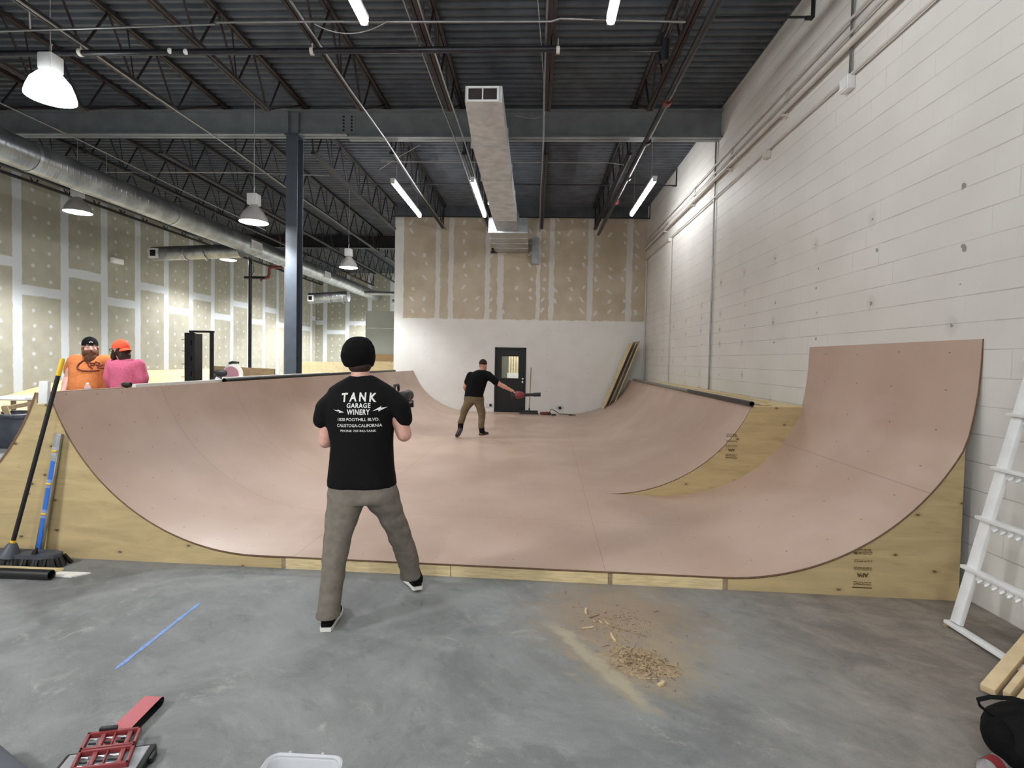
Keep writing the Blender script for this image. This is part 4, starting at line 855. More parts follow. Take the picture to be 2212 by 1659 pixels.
limb(b,[V((cx-.11,7,.95)),V((cx-.12,7,.5)),V((cx-.13,7.02,.08))],[.09,.06,.045]); limb(b,[V((cx+.11,7,.95)),V((cx+.12,7,.5)),V((cx+.13,7.02,.08))],[.09,.06,.045])
b.fuse('body',M['skinpink'],op,.011,3); eyes(P,B,op,1.08); brows(P,op,'beard')
s=MB(); sil(s,rows([(1120,1310,412,.075),(1050,1370,430,.1),(985,1420,455,.12),(958,1440,500,.15),(962,1440,580,.18),(972,1425,660,.2),(980,1415,740,.22),(985,1408,820,.235),(990,1402,900,.23),(998,1398,980,.21),(1000,1395,1060,.19)],YO,g),22,2.3)
limb(s,[wo(1000,490),wo(955,570),wo(932,632)],[.095,.085,.08]); limb(s,[wo(1400,490),wo(1425,570,7.08),wo(1440,640,7.1)],[.095,.085,.08])
so=s.fuse('t_shirt',M['orange'],op,.0125,3,'orange t-shirt with dark chest print',.010,5)
shm=so.data; of2=OFF[so.name]; bv2=BVHTree.FromPolygons([v.co+of2 for v in shm.vertices],[tuple(p.vertices) for p in shm.polygons])
def onchest(x,y):
    p=wo(x,y,6.8); h=bv2.ray_cast(V((p.x,5.5,p.z)),V((0,1,0)))[0]; return V((p.x,(h.y if h else 6.8)-.006,p.z))
loop=[(1110,475),(1050,490),(1015,530),(1005,570),(1020,600),(1080,622),(1160,628),(1230,622),(1285,600),(1300,580)]
MB().tube([onchest(*p) for p in loop],.011,6).build('chest_print',M['darkprint'],so)
for L in ([(1130,480),(1125,520),(1150,560),(1190,590)],[(1150,520),(1200,520),(1195,550),(1160,545)],[(1210,540),(1250,560),(1265,540)],[(1200,500),(1240,520),(1230,580),(1270,590)]): MB().tube([onchest(*p) for p in L],.010,6).build('chest_print',M['darkprint'],so)
bd=MB(); bd.ell(P(0,.06,-.075),(.075,.06,.06),B,16,10); bd.ell(P(0,.075,-.14),(.07,.05,.08),B,16,10); bd.ell(P(0,.085,-.2),(.05,.035,.06),B,14,8)
for sx in (-1,1): bd.caps(P(sx*.07,.015,-.02),P(sx*.06,.05,-.09),.022,.03)
bd.fuse('beard',M['beard'],op,.008,2,'long reddish brown beard',.005,25)
def cap_(par,P,B,s,mat,back=True,name='cap'):
    m=MB(); rs=[]
    for t in range(9):
        a=PI/2*t/8.2; rs.append([P(.086*math.cos(a)*math.cos(2*PI*k/22),-.012+.108*math.cos(a)*math.sin(2*PI*k/22),.035+.098*math.sin(a)) for k in range(22)])
    m.rings([[P(.086*math.cos(2*PI*k/22),-.012+.108*math.sin(2*PI*k/22),.018) for k in range(22)]]+rs); c=m.build(name,M[mat],par)
    sg=-1 if back else 1; v=MB(); top=[];bo=[]
    for j in range(5):
        rr=j/4
        row=[P(.075*math.sin(a)*(1-.12*rr),-.012+sg*(.095*math.cos(a)+.075*rr*math.cos(a*.8)),.026-.03*rr-.02*abs(math.sin(a))**2) for a in [(-1.15+2.3*k/10) for k in range(11)]]
        top.append(row)
    lo=[[p-V((0,0,.006)) for p in r] for r in top]
    v.rings([t_+l_[::-1] for t_,l_ in zip(top,lo)]); v.build('brim',M[mat],c)
    MB().lathe([(.008,0),(.005,.006)],P(0,-.012,.13),B@V((0,0,1)),10).build('button',M[mat],c)
    return c
cc=cap_(op,P,B,1.08,'shirt'); MB().tube([P(.035*math.sin(a),.094*math.cos(a)+.0,.055+.012*math.cos(a*3)) for a in (-.7,-.35,0,.35,.7)],.008,6).build('cap_strap',M['rubber'],cc)
def legs(par,cx,Y,mat):
    t=MB(); t.ell(V((cx,Y,.93)),(.2,.15,.16)); 
    for sx in (-1,1): t.tube([V((cx+sx*.09,Y,.98)),V((cx+sx*.115,Y,.75)),V((cx+sx*.125,Y+.01,.5)),V((cx+sx*.135,Y+.02,.05))],[.11,.105,.085,.08],14)
    t.fuse('trousers',M[mat],par,.0125,3,None,.008,6)
    for sx in (-1,1): shoe(par,V((cx+sx*.135,Y+.1,.0)),(sx*.2,-1) )
legs(op,cx,YO,'jeans')
YP=6.62
pp=thing('person','person in pink sweater and backward coral cap, back turned, behind the left ramp lip','person',V((wo(1670,600,YP).x,YP,0)))
b=MB(); hc=wo(1598,345,6.62); fo=V((-.93,.36,-.06)); P,B=head(b,hc,fo,1.06); b.caps(hc+V((.02,0,-.06)),wo(1650,490,YP),.062,.07)
sil(b,rows([(1560,1760,500,.08),(1500,1830,560,.1),(1510,1830,750,.13),(1510,1830,950,.13)],YP,g),20)
cx=wo(1670,900,YP).x; la=[wo(1505,550,YP),wo(1470,740,6.6),wo(1440,900,6.8)]; ra=[wo(1835,550,YP),wo(1900,730,6.62),wo(1895,885,6.75)]
limb(b,la,[.055,.048,.033]); limb(b,ra,[.055,.048,.033]); hand(b,la[2],V((-.2,.6,-.5)),V((1,0,0)),.4,1); hand(b,ra[2],V((-.1,.4,-1)),V((-1,0,0)),.4,-1)
limb(b,[V((cx-.11,YP,.95)),V((cx-.12,YP,.5)),V((cx-.13,YP,.08))],[.09,.06,.045]); limb(b,[V((cx+.11,YP,.95)),V((cx+.12,YP,.5)),V((cx+.13,YP,.08))],[.09,.06,.045])
b.fuse('body',M['skin'],pp,.011,3); eyes(P,B,pp,1.06)
s=MB(); sil(s,rows([(1580,1745,462,.07),(1520,1800,485,.1),(1465,1850,520,.125),(1465,1868,570,.145),(1490,1870,660,.155),(1500,1868,760,.155),(1500,1866,860,.16),(1500,1862,960,.165),(1502,1858,1050,.165)],YP,g),22,2.3)
limb(s,[wo(1500,545,YP),wo(1462,720,6.58),wo(1478,770,6.6),wo(1452,880,6.76)],[.085,.075,.07,.05]); limb(s,[wo(1835,550,YP),wo(1893,720,6.62),wo(1888,835,6.7)],[.085,.072,.058])
s.fuse('sweater',M['pink'],pp,.0125,3,None,.008,6)
MB().caps(wo(1890,850,6.71),wo(1893,878,6.74),.045,.043,14).build('wristband',M['black'],pp)
h=MB(); h.ell(P(0,-.05,-.03),(.085,.07,.095),B,16,10); h.ell(P(0,-.075,-.085),(.075,.055,.075),B,14,10); h.ell(P(0,.05,-.09),(.06,.055,.065),B,14,10); h.ell(P(0,.06,-.14),(.05,.04,.055),B,14,10)
for sx in (-1,1): h.caps(P(sx*.072,.0,-.01),P(sx*.062,.04,-.09),.024,.032)
h.fuse('hair',M['hair'],pp,.009,2,'dark shoulder hair and beard',.006,22)
cap_(pp,P,B,1.06,'coral')
gl=MB(); gl.tube([P(-.08,-.0,.012),P(-.072,.085,.012)],.005,6); gl.tube([P(.08,.0,.012),P(.072,.085,.012)],.005,6)
for sx in (-1,1): gl.tube([P(sx*.036+.028*math.cos(a),.106,.004+.018*math.sin(a)) for a in [2*PI*k/12 for k in range(13)]],.0035,6,False)
gl.tube([P(-.01,.108,.01),P(.01,.108,.01)],.0035,6); gl.build('glasses',M['black'],pp)
legs(pp,cx,YP,'jeans')
# ---------------------------------------------------------------- things leaning at the left end of the ramp
t=thing('push_broom','black push broom with yellow handle tip leaning on the left plywood end of the ramp','broom',(-4.08,3.86,0))
a=V((-4.045,3.86,.13)); b=V((-3.745,4.0,1.63)); d=(b-a).normalized()
MB().tube([a+d*.03,b-d*.13],.0155,12).build('handle',M['black'],t)
MB().tube([b-d*.14,b-d*.01,b],[.018,.018,.012],12).build('grip',M['yellow'],t)
MB().lathe([(.019,0),(.019,.03)],a+d*.05,d,12).build('collar',M['yellow'],t)
MB().lathe([(.075,-.045),(.07,-.03),(.03,.05),(.02,.06)],a,d,14).build('socket',M['greyplastic'],t)
m=MB(); o_=[(-4.72,3.83),(-3.78,3.83),(-3.70,3.86),(-3.68,3.9),(-3.70,3.945),(-3.78,3.965),(-4.72,3.965)]
m.prism([V((x,y,.075)) for x,y in o_],(0,0,.03)); m.build('block',M['greyplastic'],t,smooth=False)
br=MB(); 
for k in range(46):
    x=-4.71+k*.0225
    for y in (3.845,3.88,3.915,3.95):
        dx=random.uniform(-.006,.006)+(.03 if k>43 else 0); br.tube([(x,y,.078),(x+dx,y+random.uniform(-.02,.02)-(.015 if y<3.86 else -.01),.0)],[.013,.017],5)
br.build('bristles',M['black'],t,smooth=True)
MB().tube([(-3.86,3.87,.105),(-3.855,3.87,.13),(-3.845,3.872,.15)],[.022,.016,.008],8).build('wing_bolt',M['black'],t)
t=thing('spirit_level','long silver and blue spirit level leaning on the plywood behind the broom','level',(-3.98,3.99,0))
a=V((-3.985,4.02,.005)); b=V((-3.835,4.058,1.02)); d=(b-a).normalized(); xx,yy=frame(d,V((0,-1,0)))
rt=d.cross(V((0,1,0))).normalized(); ft=rt.cross(d); 
if ft.y>0: ft=-ft
MB().obox((a+b)/2,rt,ft,d,.058,.024,(b-a).length).build('beam',M['galv'],t,bevel=.003)
MB().obox((a+b)/2+ft*.0125-d*.08,rt,ft,d,.032,.003,(b-a).length*.72).build('blue_face',M['blue'],t,smooth=False)
for f in (.36,.6,.86):
    p=a.lerp(b,f)+ft*.014; o=MB().obox(p,rt,ft,d,.05,.006,.07).build('vial_frame',M['clear'],t,bevel=.002)
    MB().caps(p-rt*.016+ft*.003,p+rt*.016+ft*.003,.008,.008).build('vial',M['yellow'],o)
o=MB(); n=20; rs=[]
for x,r in ((-5.2,.036),(-3.53,.036),(-3.53,.030),(-3.75,.030)): rs.append([V((x,3.665+r*math.cos(2*PI*k/n),.037+r*math.sin(2*PI*k/n))) for k in range(n)])
o.rings(rs,False); o=o.build('plastic_pipe',M['black']); tag(o,'black plastic pipe lying on the floor at the left, in front of the broom','pipe')
o=MB().hexa([(-5.2,3.735,.013),(-3.62,3.735,.013),(-3.56,3.80,.013),(-5.2,3.80,.013),(-5.2,3.735,.034),(-3.62,3.735,.034),(-3.56,3.80,.034),(-5.2,3.80,.034)]).build('lumber_strip',M['woodX'],bevel=.002); tag(o,'pale wood strip lying between the black pipe and the broom head','board')
o=MB().hexa([(-4.2,3.71,0.001),(-3.42,3.71,.001),(-3.34,3.79,.001),(-4.2,3.79,.001),(-4.2,3.71,.011),(-3.42,3.71,.011),(-3.34,3.79,.011),(-4.2,3.79,.011)]).build('white_board',M['whiteb'],smooth=False); tag(o,'flat white board end poking out from under the pale wood strip','board')
o=MB().hexa([(-3.985,4.03,1.262),(-3.91,4.03,1.262),(-3.91,4.06,1.262),(-3.985,4.06,1.262),(-3.975,4.03,1.445),(-3.90,4.03,1.445),(-3.90,4.06,1.445),(-3.975,4.06,1.445)]).build('white_block',M['white'],bevel=.003); tag(o,'small upright white block standing on the tip of the left plywood end','block')
for k,(v0,v1,z1,lab) in enumerate([(4.95,6.35,1.375,'pale plank on edge along the left lip, before the dark coping starts'),(6.4,9.6,1.40,'pale plank on edge behind the dark coping of the left lip')]):
    p=[RP(u,v,1.26) for u,v in ((-4.045,v0),(-4.0,v0),(-4.0,v1),(-4.045,v1))]; q=[V((p_.x,p_.y,p_.z+z1-1.26)) for p_ in p]
    o=MB().hexa(p+q).build('plank',M['whiteb'],smooth=False); tag(o,lab,'plank')
t=thing('power_drill','small dark power drill standing on the left ramp lip beside the pink sweater','drill',RP(-4.01,4.86,1.26))
c0=RP(-4.0,4.84,1.26); MB().obox(c0+V((0,0,.02)),(1,0,0),(0,1,0),(0,0,1),.045,.06,.04).build('battery',M['black'],t,bevel=.006)
MB().tube([c0+V((0,0,.03)),c0+V((-.005,0,.1))],.016,10).build('handle',M['joist'],t)
MB().tube([c0+V((.035,0,.115)),c0+V((-.03,0,.115)),c0+V((-.045,0,.115))],[.024,.026,.018],12).build('motor_body',M['joist'],t)
MB().tube([c0+V((-.045,0,.115)),c0+V((-.075,0,.112))],[.014,.006],10).build('chuck',M['chrome'],t)
# ---------------------------------------------------------------- work area behind the left lip
def table(name,label,x0,x1,y0,y1,z,mat,th=.03):
    t=thing(name,label,'table',((x0+x1)/2,(y0+y1)/2,0)); MB().box((x0,y0,z-th),(x1,y1,z)).build('tabletop',M[mat],t,bevel=.004)
    for x in (x0+.05,x1-.05):
        for y in (y0+.05,y1-.05): MB().box((x-.03,y-.03,0),(x+.03,y+.03,z-th)).build('leg',M['oldwood'],t,smooth=False)
    return t
table('workbench','pale workbench under the mitre saw behind the left lip',-5.45,-4.3,7.65,8.3,1.2,'whiteb')
table('work_table','pale work table between the left lip and the two talking people',-5.85,-4.6,5.75,6.2,1.15,'whiteb')
t=thing('water_bottle','small clear water bottle beside the orange t-shirt','bottle',(-5.3,6.0,1.15))
c0=V((-5.27,5.95,1.15)); MB().lathe([(.03,0),(.034,.006),(.034,.05),(.031,.06),(.034,.075),(.034,.115),(.02,.14),(.013,.148),(.013,.155)],c0,n=18).build('bottle_body',M['clear'],t)
MB().lathe([(.0345,.055),(.0345,.1)],c0,n=18,cap=False).build('wrapper',M['blue'],t); MB().lathe([(.015,.152),(.015,.168),(.013,.17)],c0,n=14).build('cap',M['whiteb'],t)
t=thing('mitre_saw','grey mitre saw with round guard and black handle on the workbench','saw',(-4.85,8.0,1.2))
MB().box((-5.0,7.8,1.2),(-4.6,8.15,1.235)).build('base',M['galv'],t,bevel=.006)
MB().lathe([(.15,0),(.15,.02)],(-4.82,7.95,1.235),n=24).build('turntable',M['galvdull'],t)
MB().box((-5.02,8.02,1.255),(-4.58,8.05,1.33)).build('fence',M['galvdull'],t,smooth=False)
MB().tube([(-4.98,8.1,1.27),(-4.8,8.1,1.33),(-4.62,8.0,1.42)],[.035,.03,.03],10).build('arm',M['galvdull'],t)
MB().lathe([(.145,-.018),(.15,0),(.145,.018)],(-4.68,7.95,1.385),V((0,1,0)),28).build('blade_guard',M['whiteb'],t)
MB().lathe([(.125,-.0015),(.125,.0015)],(-4.71,7.925,1.375),V((0,1,0)),28).build('blade',M['chrome'],t)
MB().lathe([(.05,0),(.055,.03),(.05,.16),(.035,.19)],(-4.78,7.96,1.39),V((-1,-.2,.05)),16).build('motor',M['black'],t)
MB().tube([(-4.83,7.95,1.45),(-4.77,7.95,1.52),(-4.72,7.95,1.53),(-4.66,7.95,1.49)],.012,8).build('handle_bracket',M['galvdull'],t)
MB().tube([(-4.75,7.95,1.545),(-4.7,7.95,1.565),(-4.6,7.95,1.56)],[.02,.024,.018],10).build('handle',M['black'],t)
MB().tube([(-4.98,7.9,1.30),(-4.93,7.9,1.36),(-4.86,7.9,1.33),(-4.8,7.9,1.30)],.02,8).build('dust_hose',M['black'],t)
t=thing('metal_rack','tall black slotted metal rack frame standing behind the pink sweater','rack',(-5.95,9,0))
def slotted(x0,x1,y0,y1,name='upright'):
    m=MB(); w_=(x1-x0)*.36; m.box((x0,y0,0),(x0+w_,y1,2.06)); m.box((x1-w_,y0,0),(x1,y1,2.06)); z=0.
    while z<2.0:
        m.box((x0+w_,y0,z),(x1-w_,y1,min(z+.185,2.06))); z+=.275
    m.build(name,M['blackmetal'],t,smooth=False)
slotted(-6.10,-6.035,9.0,9.03); slotted(-5.735,-5.67,9.0,9.03)
MB().box((-6.105,8.995,2.06),(-5.665,9.035,2.095)).build('top_rail',M['blackmetal'],t,smooth=False)
MB().box((-6.21,9.03,0),(-6.03,9.06,2.055)).build('side_panel',M['blackmetal'],t,smooth=False)
MB().box((-6.21,9.06,0),(-6.19,9.5,2.055)).build('side_panel',M['blackmetal'],t,smooth=False)
for z in (.8,1.03,1.27,1.5,1.73,1.93): MB().tube([(-6.21,9.05,z),(-6.275,9.05,z)],.006,6).build('peg',M['blackmetal'],t)
for x in (-6.1,-5.7): MB().box((x-.03,8.95,0),(x+.06,9.5,.03)).build('foot',M['blackmetal'],t,smooth=False)
o=MB().hexa([(-6.35,10,.0),(-5.08,10,0),(-5.08,10.03,0),(-6.35,10.03,0),(-6.33,10,1.455),(-5.07,10,1.42),(-5.07,10.03,1.42),(-6.33,10.03,1.455)]).build('board_panel',M['card'],smooth=False); tag(o,'brown board standing upright behind the mitre saw','board')
o=MB().hexa([(-5.3,10.15,.0),(-4.98,10.15,0),(-4.98,10.18,0),(-5.3,10.18,0),(-5.3,10.15,1.33),(-4.98,10.15,1.3),(-4.98,10.18,1.3),(-5.3,10.18,1.33)]).build('board_panel',M['oldwood'],smooth=False); tag(o,'smaller dull board peeking past the right end of the brown board','board')
# trash bin and boards at the far left
t=thing('trash_bin','dark grey wheeled trash bin at the far left beyond the ramp end','trash bin',(-9.05,8.75,0))
def rrect(cx,cy,sx,sy,r,z,n=5):
    P_=[]
    for (qx,qy,a0) in ((1,1,0),(-1,1,PI/2),(-1,-1,PI),(1,-1,3*PI/2)):
        for k in range(n+1):
            a=a0+PI/2*k/n; P_.append(V((cx+qx*(sx/2-r)+r*math.cos(a),cy+qy*(sy/2-r)+r*math.sin(a),z)))
    return P_
MB().rings([rrect(-9.05,8.75,.46,.46,.08,0),rrect(-9.05,8.75,.48,.48,.08,.02),rrect(-9.05,8.75,.62,.6,.1,.54),rrect(-9.05,8.75,.58,.56,.09,.545),rrect(-9.05,8.75,.45,.44,.08,.05)],True).build('bin_body',M['greyplastic'],t)
MB().rings([rrect(-9.05,8.75,.68,.66,.1,.53),rrect(-9.05,8.75,.70,.68,.1,.55),rrect(-9.05,8.75,.70,.68,.1,.585),rrect(-9.05,8.75,.66,.64,.1,.6),rrect(-9.05,8.75,.58,.56,.09,.595),rrect(-9.05,8.75,.58,.56,.09,.53)],False).build('rim',M['greyplastic'],t)
for x in (-9.2,-8.83): MB().box((x-.07,8.38,.55),(x+.07,8.42,.59)).build('handle',M['greyplastic'],t,bevel=.01)
for k,(x,lab) in enumerate([(-9.27,'pale offcut board standing in the trash bin at the frame edge'),(-9.08,'narrow light offcut standing in the trash bin beside the wider one')]):
    o=MB().bar((x+.05,8.75,.1),(x-.12+.1*k,8.6,.83-.1*k),.2-.1*k,.02,V((0,1,0))).build('offcut',M['wood'],smooth=False); tag(o,lab,'offcut')
table('sheet_bench','low bench with white sheet top beyond the trash bin',-10.6,-8.4,9.35,10.2,.77,'whiteb')
c=MB(); rs=[]
for j in range(7):
    rs.append([V((-9.0+.45*i/8-.05*math.sin(j),9.33+.55*j/6,.778+.09*math.sin(PI*i/8)*(.5+.5*math.sin(j*1.3+i))*(.6)+.06*(i/8))) for i in range(9)])
vv=[p for r in rs for p in r]; c.add(vv,[(j*9+i,j*9+i+1,(j+1)*9+i+1,(j+1)*9+i) for j in range(6) for i in range(8)]); o=c.build('folded_tarp',M['blue']); tag(o,'crumpled blue tarp on the white bench top','tarp')
o=MB().bar((-9.42,8.85,.64),(-8.78,9.5,.83),.12,.07).build('timber',M['oldwood'],smooth=False); tag(o,'weathered grey timber laid from the trash bin rim to the white bench','timber')
m=MB(); prof_=[(8.6,.1),(9.8,.35),(11.2,.64),(12.5,.92),(13.6,1.15),(19,1.15)]
m.rings([[V((XL+.02,y,0)),V((XL+.02,y,z)),V((XL+.25,y,z*.99)),V((-10.7,y,.0))] for y,z in prof_]); o=m.build('plywood_bank',M['plypale'],smooth=False); tag(o,'pale plywood bank sloping down from the taped left wall','ramp')
# more ramps at the rear
m=MB(); rs=[]
for k in range(13):
    a=k/12; y=17.6+2.4*a; z=.05+1.42*a**1.7; rs.append([V((-9.3+.25*a,y,z)),V((-6.3-.3*a,y,z)),V((-6.3-.3*a,y,0)),V((-9.3+.25*a,y,0))])
m.rings(rs); o=m.build('quarter_pipe',M['plypale']); tag(o,'pale plywood quarter pipe far at the rear beyond the column','ramp')
for k,(x0,x1,zt,mat,lab) in enumerate([(-5.45,-4.3,1.78,'plyedge','brown plywood sheet leaning on the green partition'),(-5.35,-4.28,1.55,'ply','lighter plywood sheet leaning in front of the brown one at the partition')]):
    o=MB().bar(((x0+x1)/2,16.35-.3*k,.0),((x0+x1)/2,16.9-.2*k,zt),x1-x0,.02,V((0,-1,0))).build('plywood_sheet',M[mat],smooth=False); tag(o,lab,'plywood sheet','plywood sheets at the partition')
# sheets leaning in the far right corner
for k,(bx,tx,tz,mat,lab) in enumerate([(1.96,2.72,2.23,'plypale','palest plywood sheet leaning in the far right corner, leftmost of three'),(2.12,2.84,2.27,'oldwood','middle one of three plywood sheets leaning in the far right corner'),(2.30,2.95,2.29,'woodX','plywood sheet leaning in the far right corner, nearest to the block wall')]):
    bz=.1+1.85-math.sqrt(max(0,1.85**2-(bx-.3-.8)**2)); bz=.1+(bz-.1)*.945+.05
    y0=14.85+.03*k
    m=MB(); dx,dz=tx-bx,tz-bz; L=math.hypot(dx,dz); nx,nz=-dz/L*.018,dx/L*.018
    p=[(bx,y0,bz),(bx-nx,y0,bz-nz),(tx-nx,y0,tz-nz),(tx,y0,tz)]; m.prism([V(q) for q in p],(0,.5-.05*k,0)); o=m.build('plywood_sheet',M[mat],smooth=False); tag(o,lab,'plywood sheet','plywood sheets in the corner')
# ---------------------------------------------------------------- far wall bits
ZF=.133
t=thing('push_broom','broom with a thin pole leaning upright against the far wall right of the door','broom',(-.12,15.2,ZF))
MB().tube([(-.13,15.1,ZF+.1),(-.10,15.44,1.47)],.014,8).build('handle',M['oldwood'],t)
MB().box((-.40,15.03,ZF+.06),(.12,15.16,ZF+.1)).build('block',M['blackmetal'],t,smooth=False)
MB().hexa([(-.41,15.02,ZF),(.13,15.02,ZF),(.13,15.18,ZF),(-.41,15.18,ZF),(-.40,15.04,ZF+.07),(.12,15.04,ZF+.07),(.12,15.15,ZF+.07),(-.40,15.15,ZF+.07)]).build('bristles',M['black'],t,smooth=False)
MB().lathe([(.03,0),(.018,.08)],(-.13,15.095,ZF+.09),V((0,.1,1)),10).build('socket',M['black'],t)
t=thing('power_tool','small red brown power tool on the deck right of the far broom','tool',(.33,14.95,ZF))
MB().caps((.22,14.95,ZF+.045),(.42,14.97,ZF+.045),.042,.045,12).build('motor_body',M['redpaint'],t); MB().box((.43,14.9,ZF),(.5,15.02,ZF+.07)).build('base',M['black'],t,bevel=.01)
o=MB().tube([(.45,14.98,ZF+.07),(.5,15.0,ZF+.16),(.6,15.05,ZF+.12),(.75,15.1,ZF+.02),(.95,15.12,ZF+.012),(1.2,15.0,ZF+.012),(1.0,14.85,ZF+.012)],.010,6).build('extension_cord',M['black']); tag(o,'dark cord trailing right from the small red brown tool','cord')
o=MB().caps((.52,14.75,ZF+.025),(.62,14.8,ZF+.025),.024,.02,10).build('plug_end',M['black']); tag(o,'small black lump on the deck in front of the tool cord','cord end')
for k,(x0,x1,z0,z1,lab) in enumerate([(-1.43,-1.23,.27,.38,'grey double outlet plate low on the far wall left of the door'),(.69,.86,.24,.35,'round cut hole with a dark outlet box low on the far wall')]):
    t=thing('wall_outlet',lab,'outlet',((x0+x1)/2,YF,(z0+z1)/2))
    if k==0:
        MB().box((x0,YF-.012,z0),(x1,YF-.001,z1)).build('plate',M['galvdull'],t,bevel=.004); MB().box((x1-.09,YF-.016,z0+.02),(x1-.02,YF-.012,z1-.02)).build('socket',M['blackmetal'],t,smooth=False)
    else:
        m=MB(); m.prism([V((.775+.125*math.cos(2*PI*j/18)*(1+.12*math.sin(j*2.3)),YF-.004,.295+.07*math.sin(2*PI*j/18)*(1+.15*math.cos(j*3.1)))) for j in range(18)],(0,.003,0)); m.build('patch',M['galvdull'],t,smooth=False)
        MB().box((.735,YF-.03,.26),(.815,YF-.003,.33)).build('socket_box',M['blackmetal'],t,bevel=.006)
# ---------------------------------------------------------------- white rack frame leaning at the right
def LX(z,o=0): return 2.765+.241*(z-.05)+o
t=thing('rack_stand','white metal rack frame with five hooked rails leaning against the block wall at the right','rack frame',(2.77,3.0,0))
up_=V((.241,0,1)).normalized(); nr=V((1,0,-.241)).normalized()
for y in (3.45,2.36): MB().obox(V((LX(.92),y,.95)),(0,1,0),nr,up_,.075,.03,1.86).build('upright',M['white'],t,bevel=.003)
RZ=[.03,.40,.725,1.05,1.40,1.755]
proto=MB().caps((0,0,0),(-.02,0,-.012),.009,.008,8).mesh('peg')
proto.materials.append(M['white']); proto.polygons.foreach_set('use_smooth',[True]*len(proto.polygons))
for i,z in enumerate(RZ):
    r_=MB().obox(V((LX(z,-.016),2.9,z)),(0,1,0),(1,0,0),(0,0,1),1.22,.05,.022).build('rail',M['white'],t,bevel=.002)
    MB().obox(V((LX(z,-.012),2.915,z-.03)),(0,1,0),nr,up_,1.09,.004,.05).build('web_plate',M['white'],r_,smooth=False) if i else None
    if i:
        for k in range(13):
            o=bpy.data.objects.new('peg',proto); COL.objects.link(o); o.parent=r_; o.location=V((LX(z-.035,-.016),3.36-.052*k,z-.035))-OFF[r_.name]; OFF[o.name]=OFF[r_.name]
for y in (3.5,2.36): MB().lathe([(.02,0),(.022,.008),(.01,.012),(.01,.03)],(LX(0,-.02),y,0),n=12).build('foot',M['oldwood'],t)
# lumber over its bottom rail
dirp=V((.82,.50,.24)).normalized(); sd=V((.50,-.82,0)).normalized()
for k,(s,w_,h_,l0,lab) in enumerate([(0,.062,.038,0.,'pale two by four by the white frame, outermost of the lumber pile'),(.072,.03,.06,.01,'narrow stick on edge, second in the lumber pile by the white frame'),(.125,.038,.038,-.03,'square pale stick, third in the lumber pile by the white frame'),(.20,.075,.02,.03,'flat pale board nearest the black backpack in the lumber pile')]):
    a=V((2.375,2.76,.03))+sd*s+dirp*l0; m=MB().bar(a,a+dirp*(.93,.87,.83,.72)[k],w_,h_); o=m.build('lumber_piece',M['wood'],bevel=.002); tag(o,lab,'lumber','lumber at the right')
# ---------------------------------------------------------------- backpack and bottle
t=thing('backpack','black backpack lying on the floor at the lower right corner','backpack',(2.25,2.28,0))
m=MB(); bs=Matrix.Rotation(R(-18),3,'Z'); 
m.ell((2.30,2.23,.14),(.33,.19,.125),bs,24,14); m.ell((2.45,2.17,.12),(.3,.2,.115),bs,20,12); m.ell((2.10,2.27,.11),(.13,.14,.10),bs,18,12)
bd_=m.fuse('bag_body',M['shirt'],t,.009,4,None,.008,8)
m=MB(); m.ell((2.12,2.2,.10),(.17,.09,.085),Matrix.Rotation(R(-25),3,'Z'),18,12); m.ell((2.0,2.26,.13),(.05,.07,.075),None,14,10); m.fuse('front_pocket',M['cap'],t,.008,3,None,.005,10)
MB().tube([(2.04,2.31,.17),(1.98,2.335,.215),(1.965,2.33,.245),(2.0,2.31,.272),(2.08,2.29,.282),(2.2,2.26,.262)],.012,8,True,.5).build('carry_handle',M['shirt'],t)
MB().obox(V((2.005,2.125,.135)),(1,.4,0),(-.4,1,0),(0,0,1),.016,.004,.012).build('logo_tag',M['galvdull'],t,smooth=False)
MB().tube([(2.12,2.1,.05),(2.16,2.04,.01),(2.1,2.0,.008),(2.2,1.98,.02)],.009,6).build('strap',M['shirt'],t)
t=thing('drink_bottle','clear plastic drink bottle with a red wrapper in front of the backpack','bottle',(1.95,2.2,0))
ax=V((.2,.10,.0)).normalized(); c0=V((1.845,2.17,.036))
MB().lathe([(.012,.0),(.013,.02),(.02,.03),(.034,.06),(.035,.1),(.033,.12),(.035,.14),(.035,.2),(.03,.212),(.012,.205)],c0,ax,22).build('bottle_body',M['clear'],t)
MB().lathe([(.0355,.075),(.0358,.09),(.0358,.125),(.0355,.135)],c0,ax,22,cap=False).build('wrapper',M['red'],t)
MB().lathe([(.014,-.008),(.0155,-.006),(.0155,.012),(.013,.013)],c0,ax,18).build('cap',M['red'],t)
# ---------------------------------------------------------------- foreground left
t=thing('sanding_belt','pink sanding belt loop lying on the floor behind the red trays','sanding belt',(-1.78,2.27,0))
def loop_(o): 
    P_=[]
    for k in range(13): a=-PI/2+PI*k/12; P_.append((2.375+ (.021-o)*math.cos(a)*1.3,.0225+(.0215-o)*math.sin(a)))
    for k in range(13): a=PI/2+PI*k/12; P_.append((2.11+(.019-o)*math.cos(a),.0225+(.0195-o)*math.sin(a)))
    return P_
Lo,Li=loop_(0),loop_(.0022); n=len(Lo); dxb=lambda y:(-.02)*(y-2.11)/.28
m=MB(); m.rings([[V((x+dxb(y),y,z)) for y,z in Lo] for x in (-1.815,-1.73)],False); m.build('grit_face',M['pinkgrit'],t)
m=MB(); m.rings([[V((x+dxb(y),y,z)) for y,z in Li] for x in (-1.815,-1.73)],False)
for x in (-1.815,-1.73): m.add([V((x+dxb(y),y,z)) for y,z in Lo+Li],[(i,(i+1)%n,(i+1)%n+n,i+n) for i in range(n)])
m.build('backing',M['black'],t)
a1=V((.966,.259,0)); b1=V((.259,-.966,0)); zz=V((0,0,1))
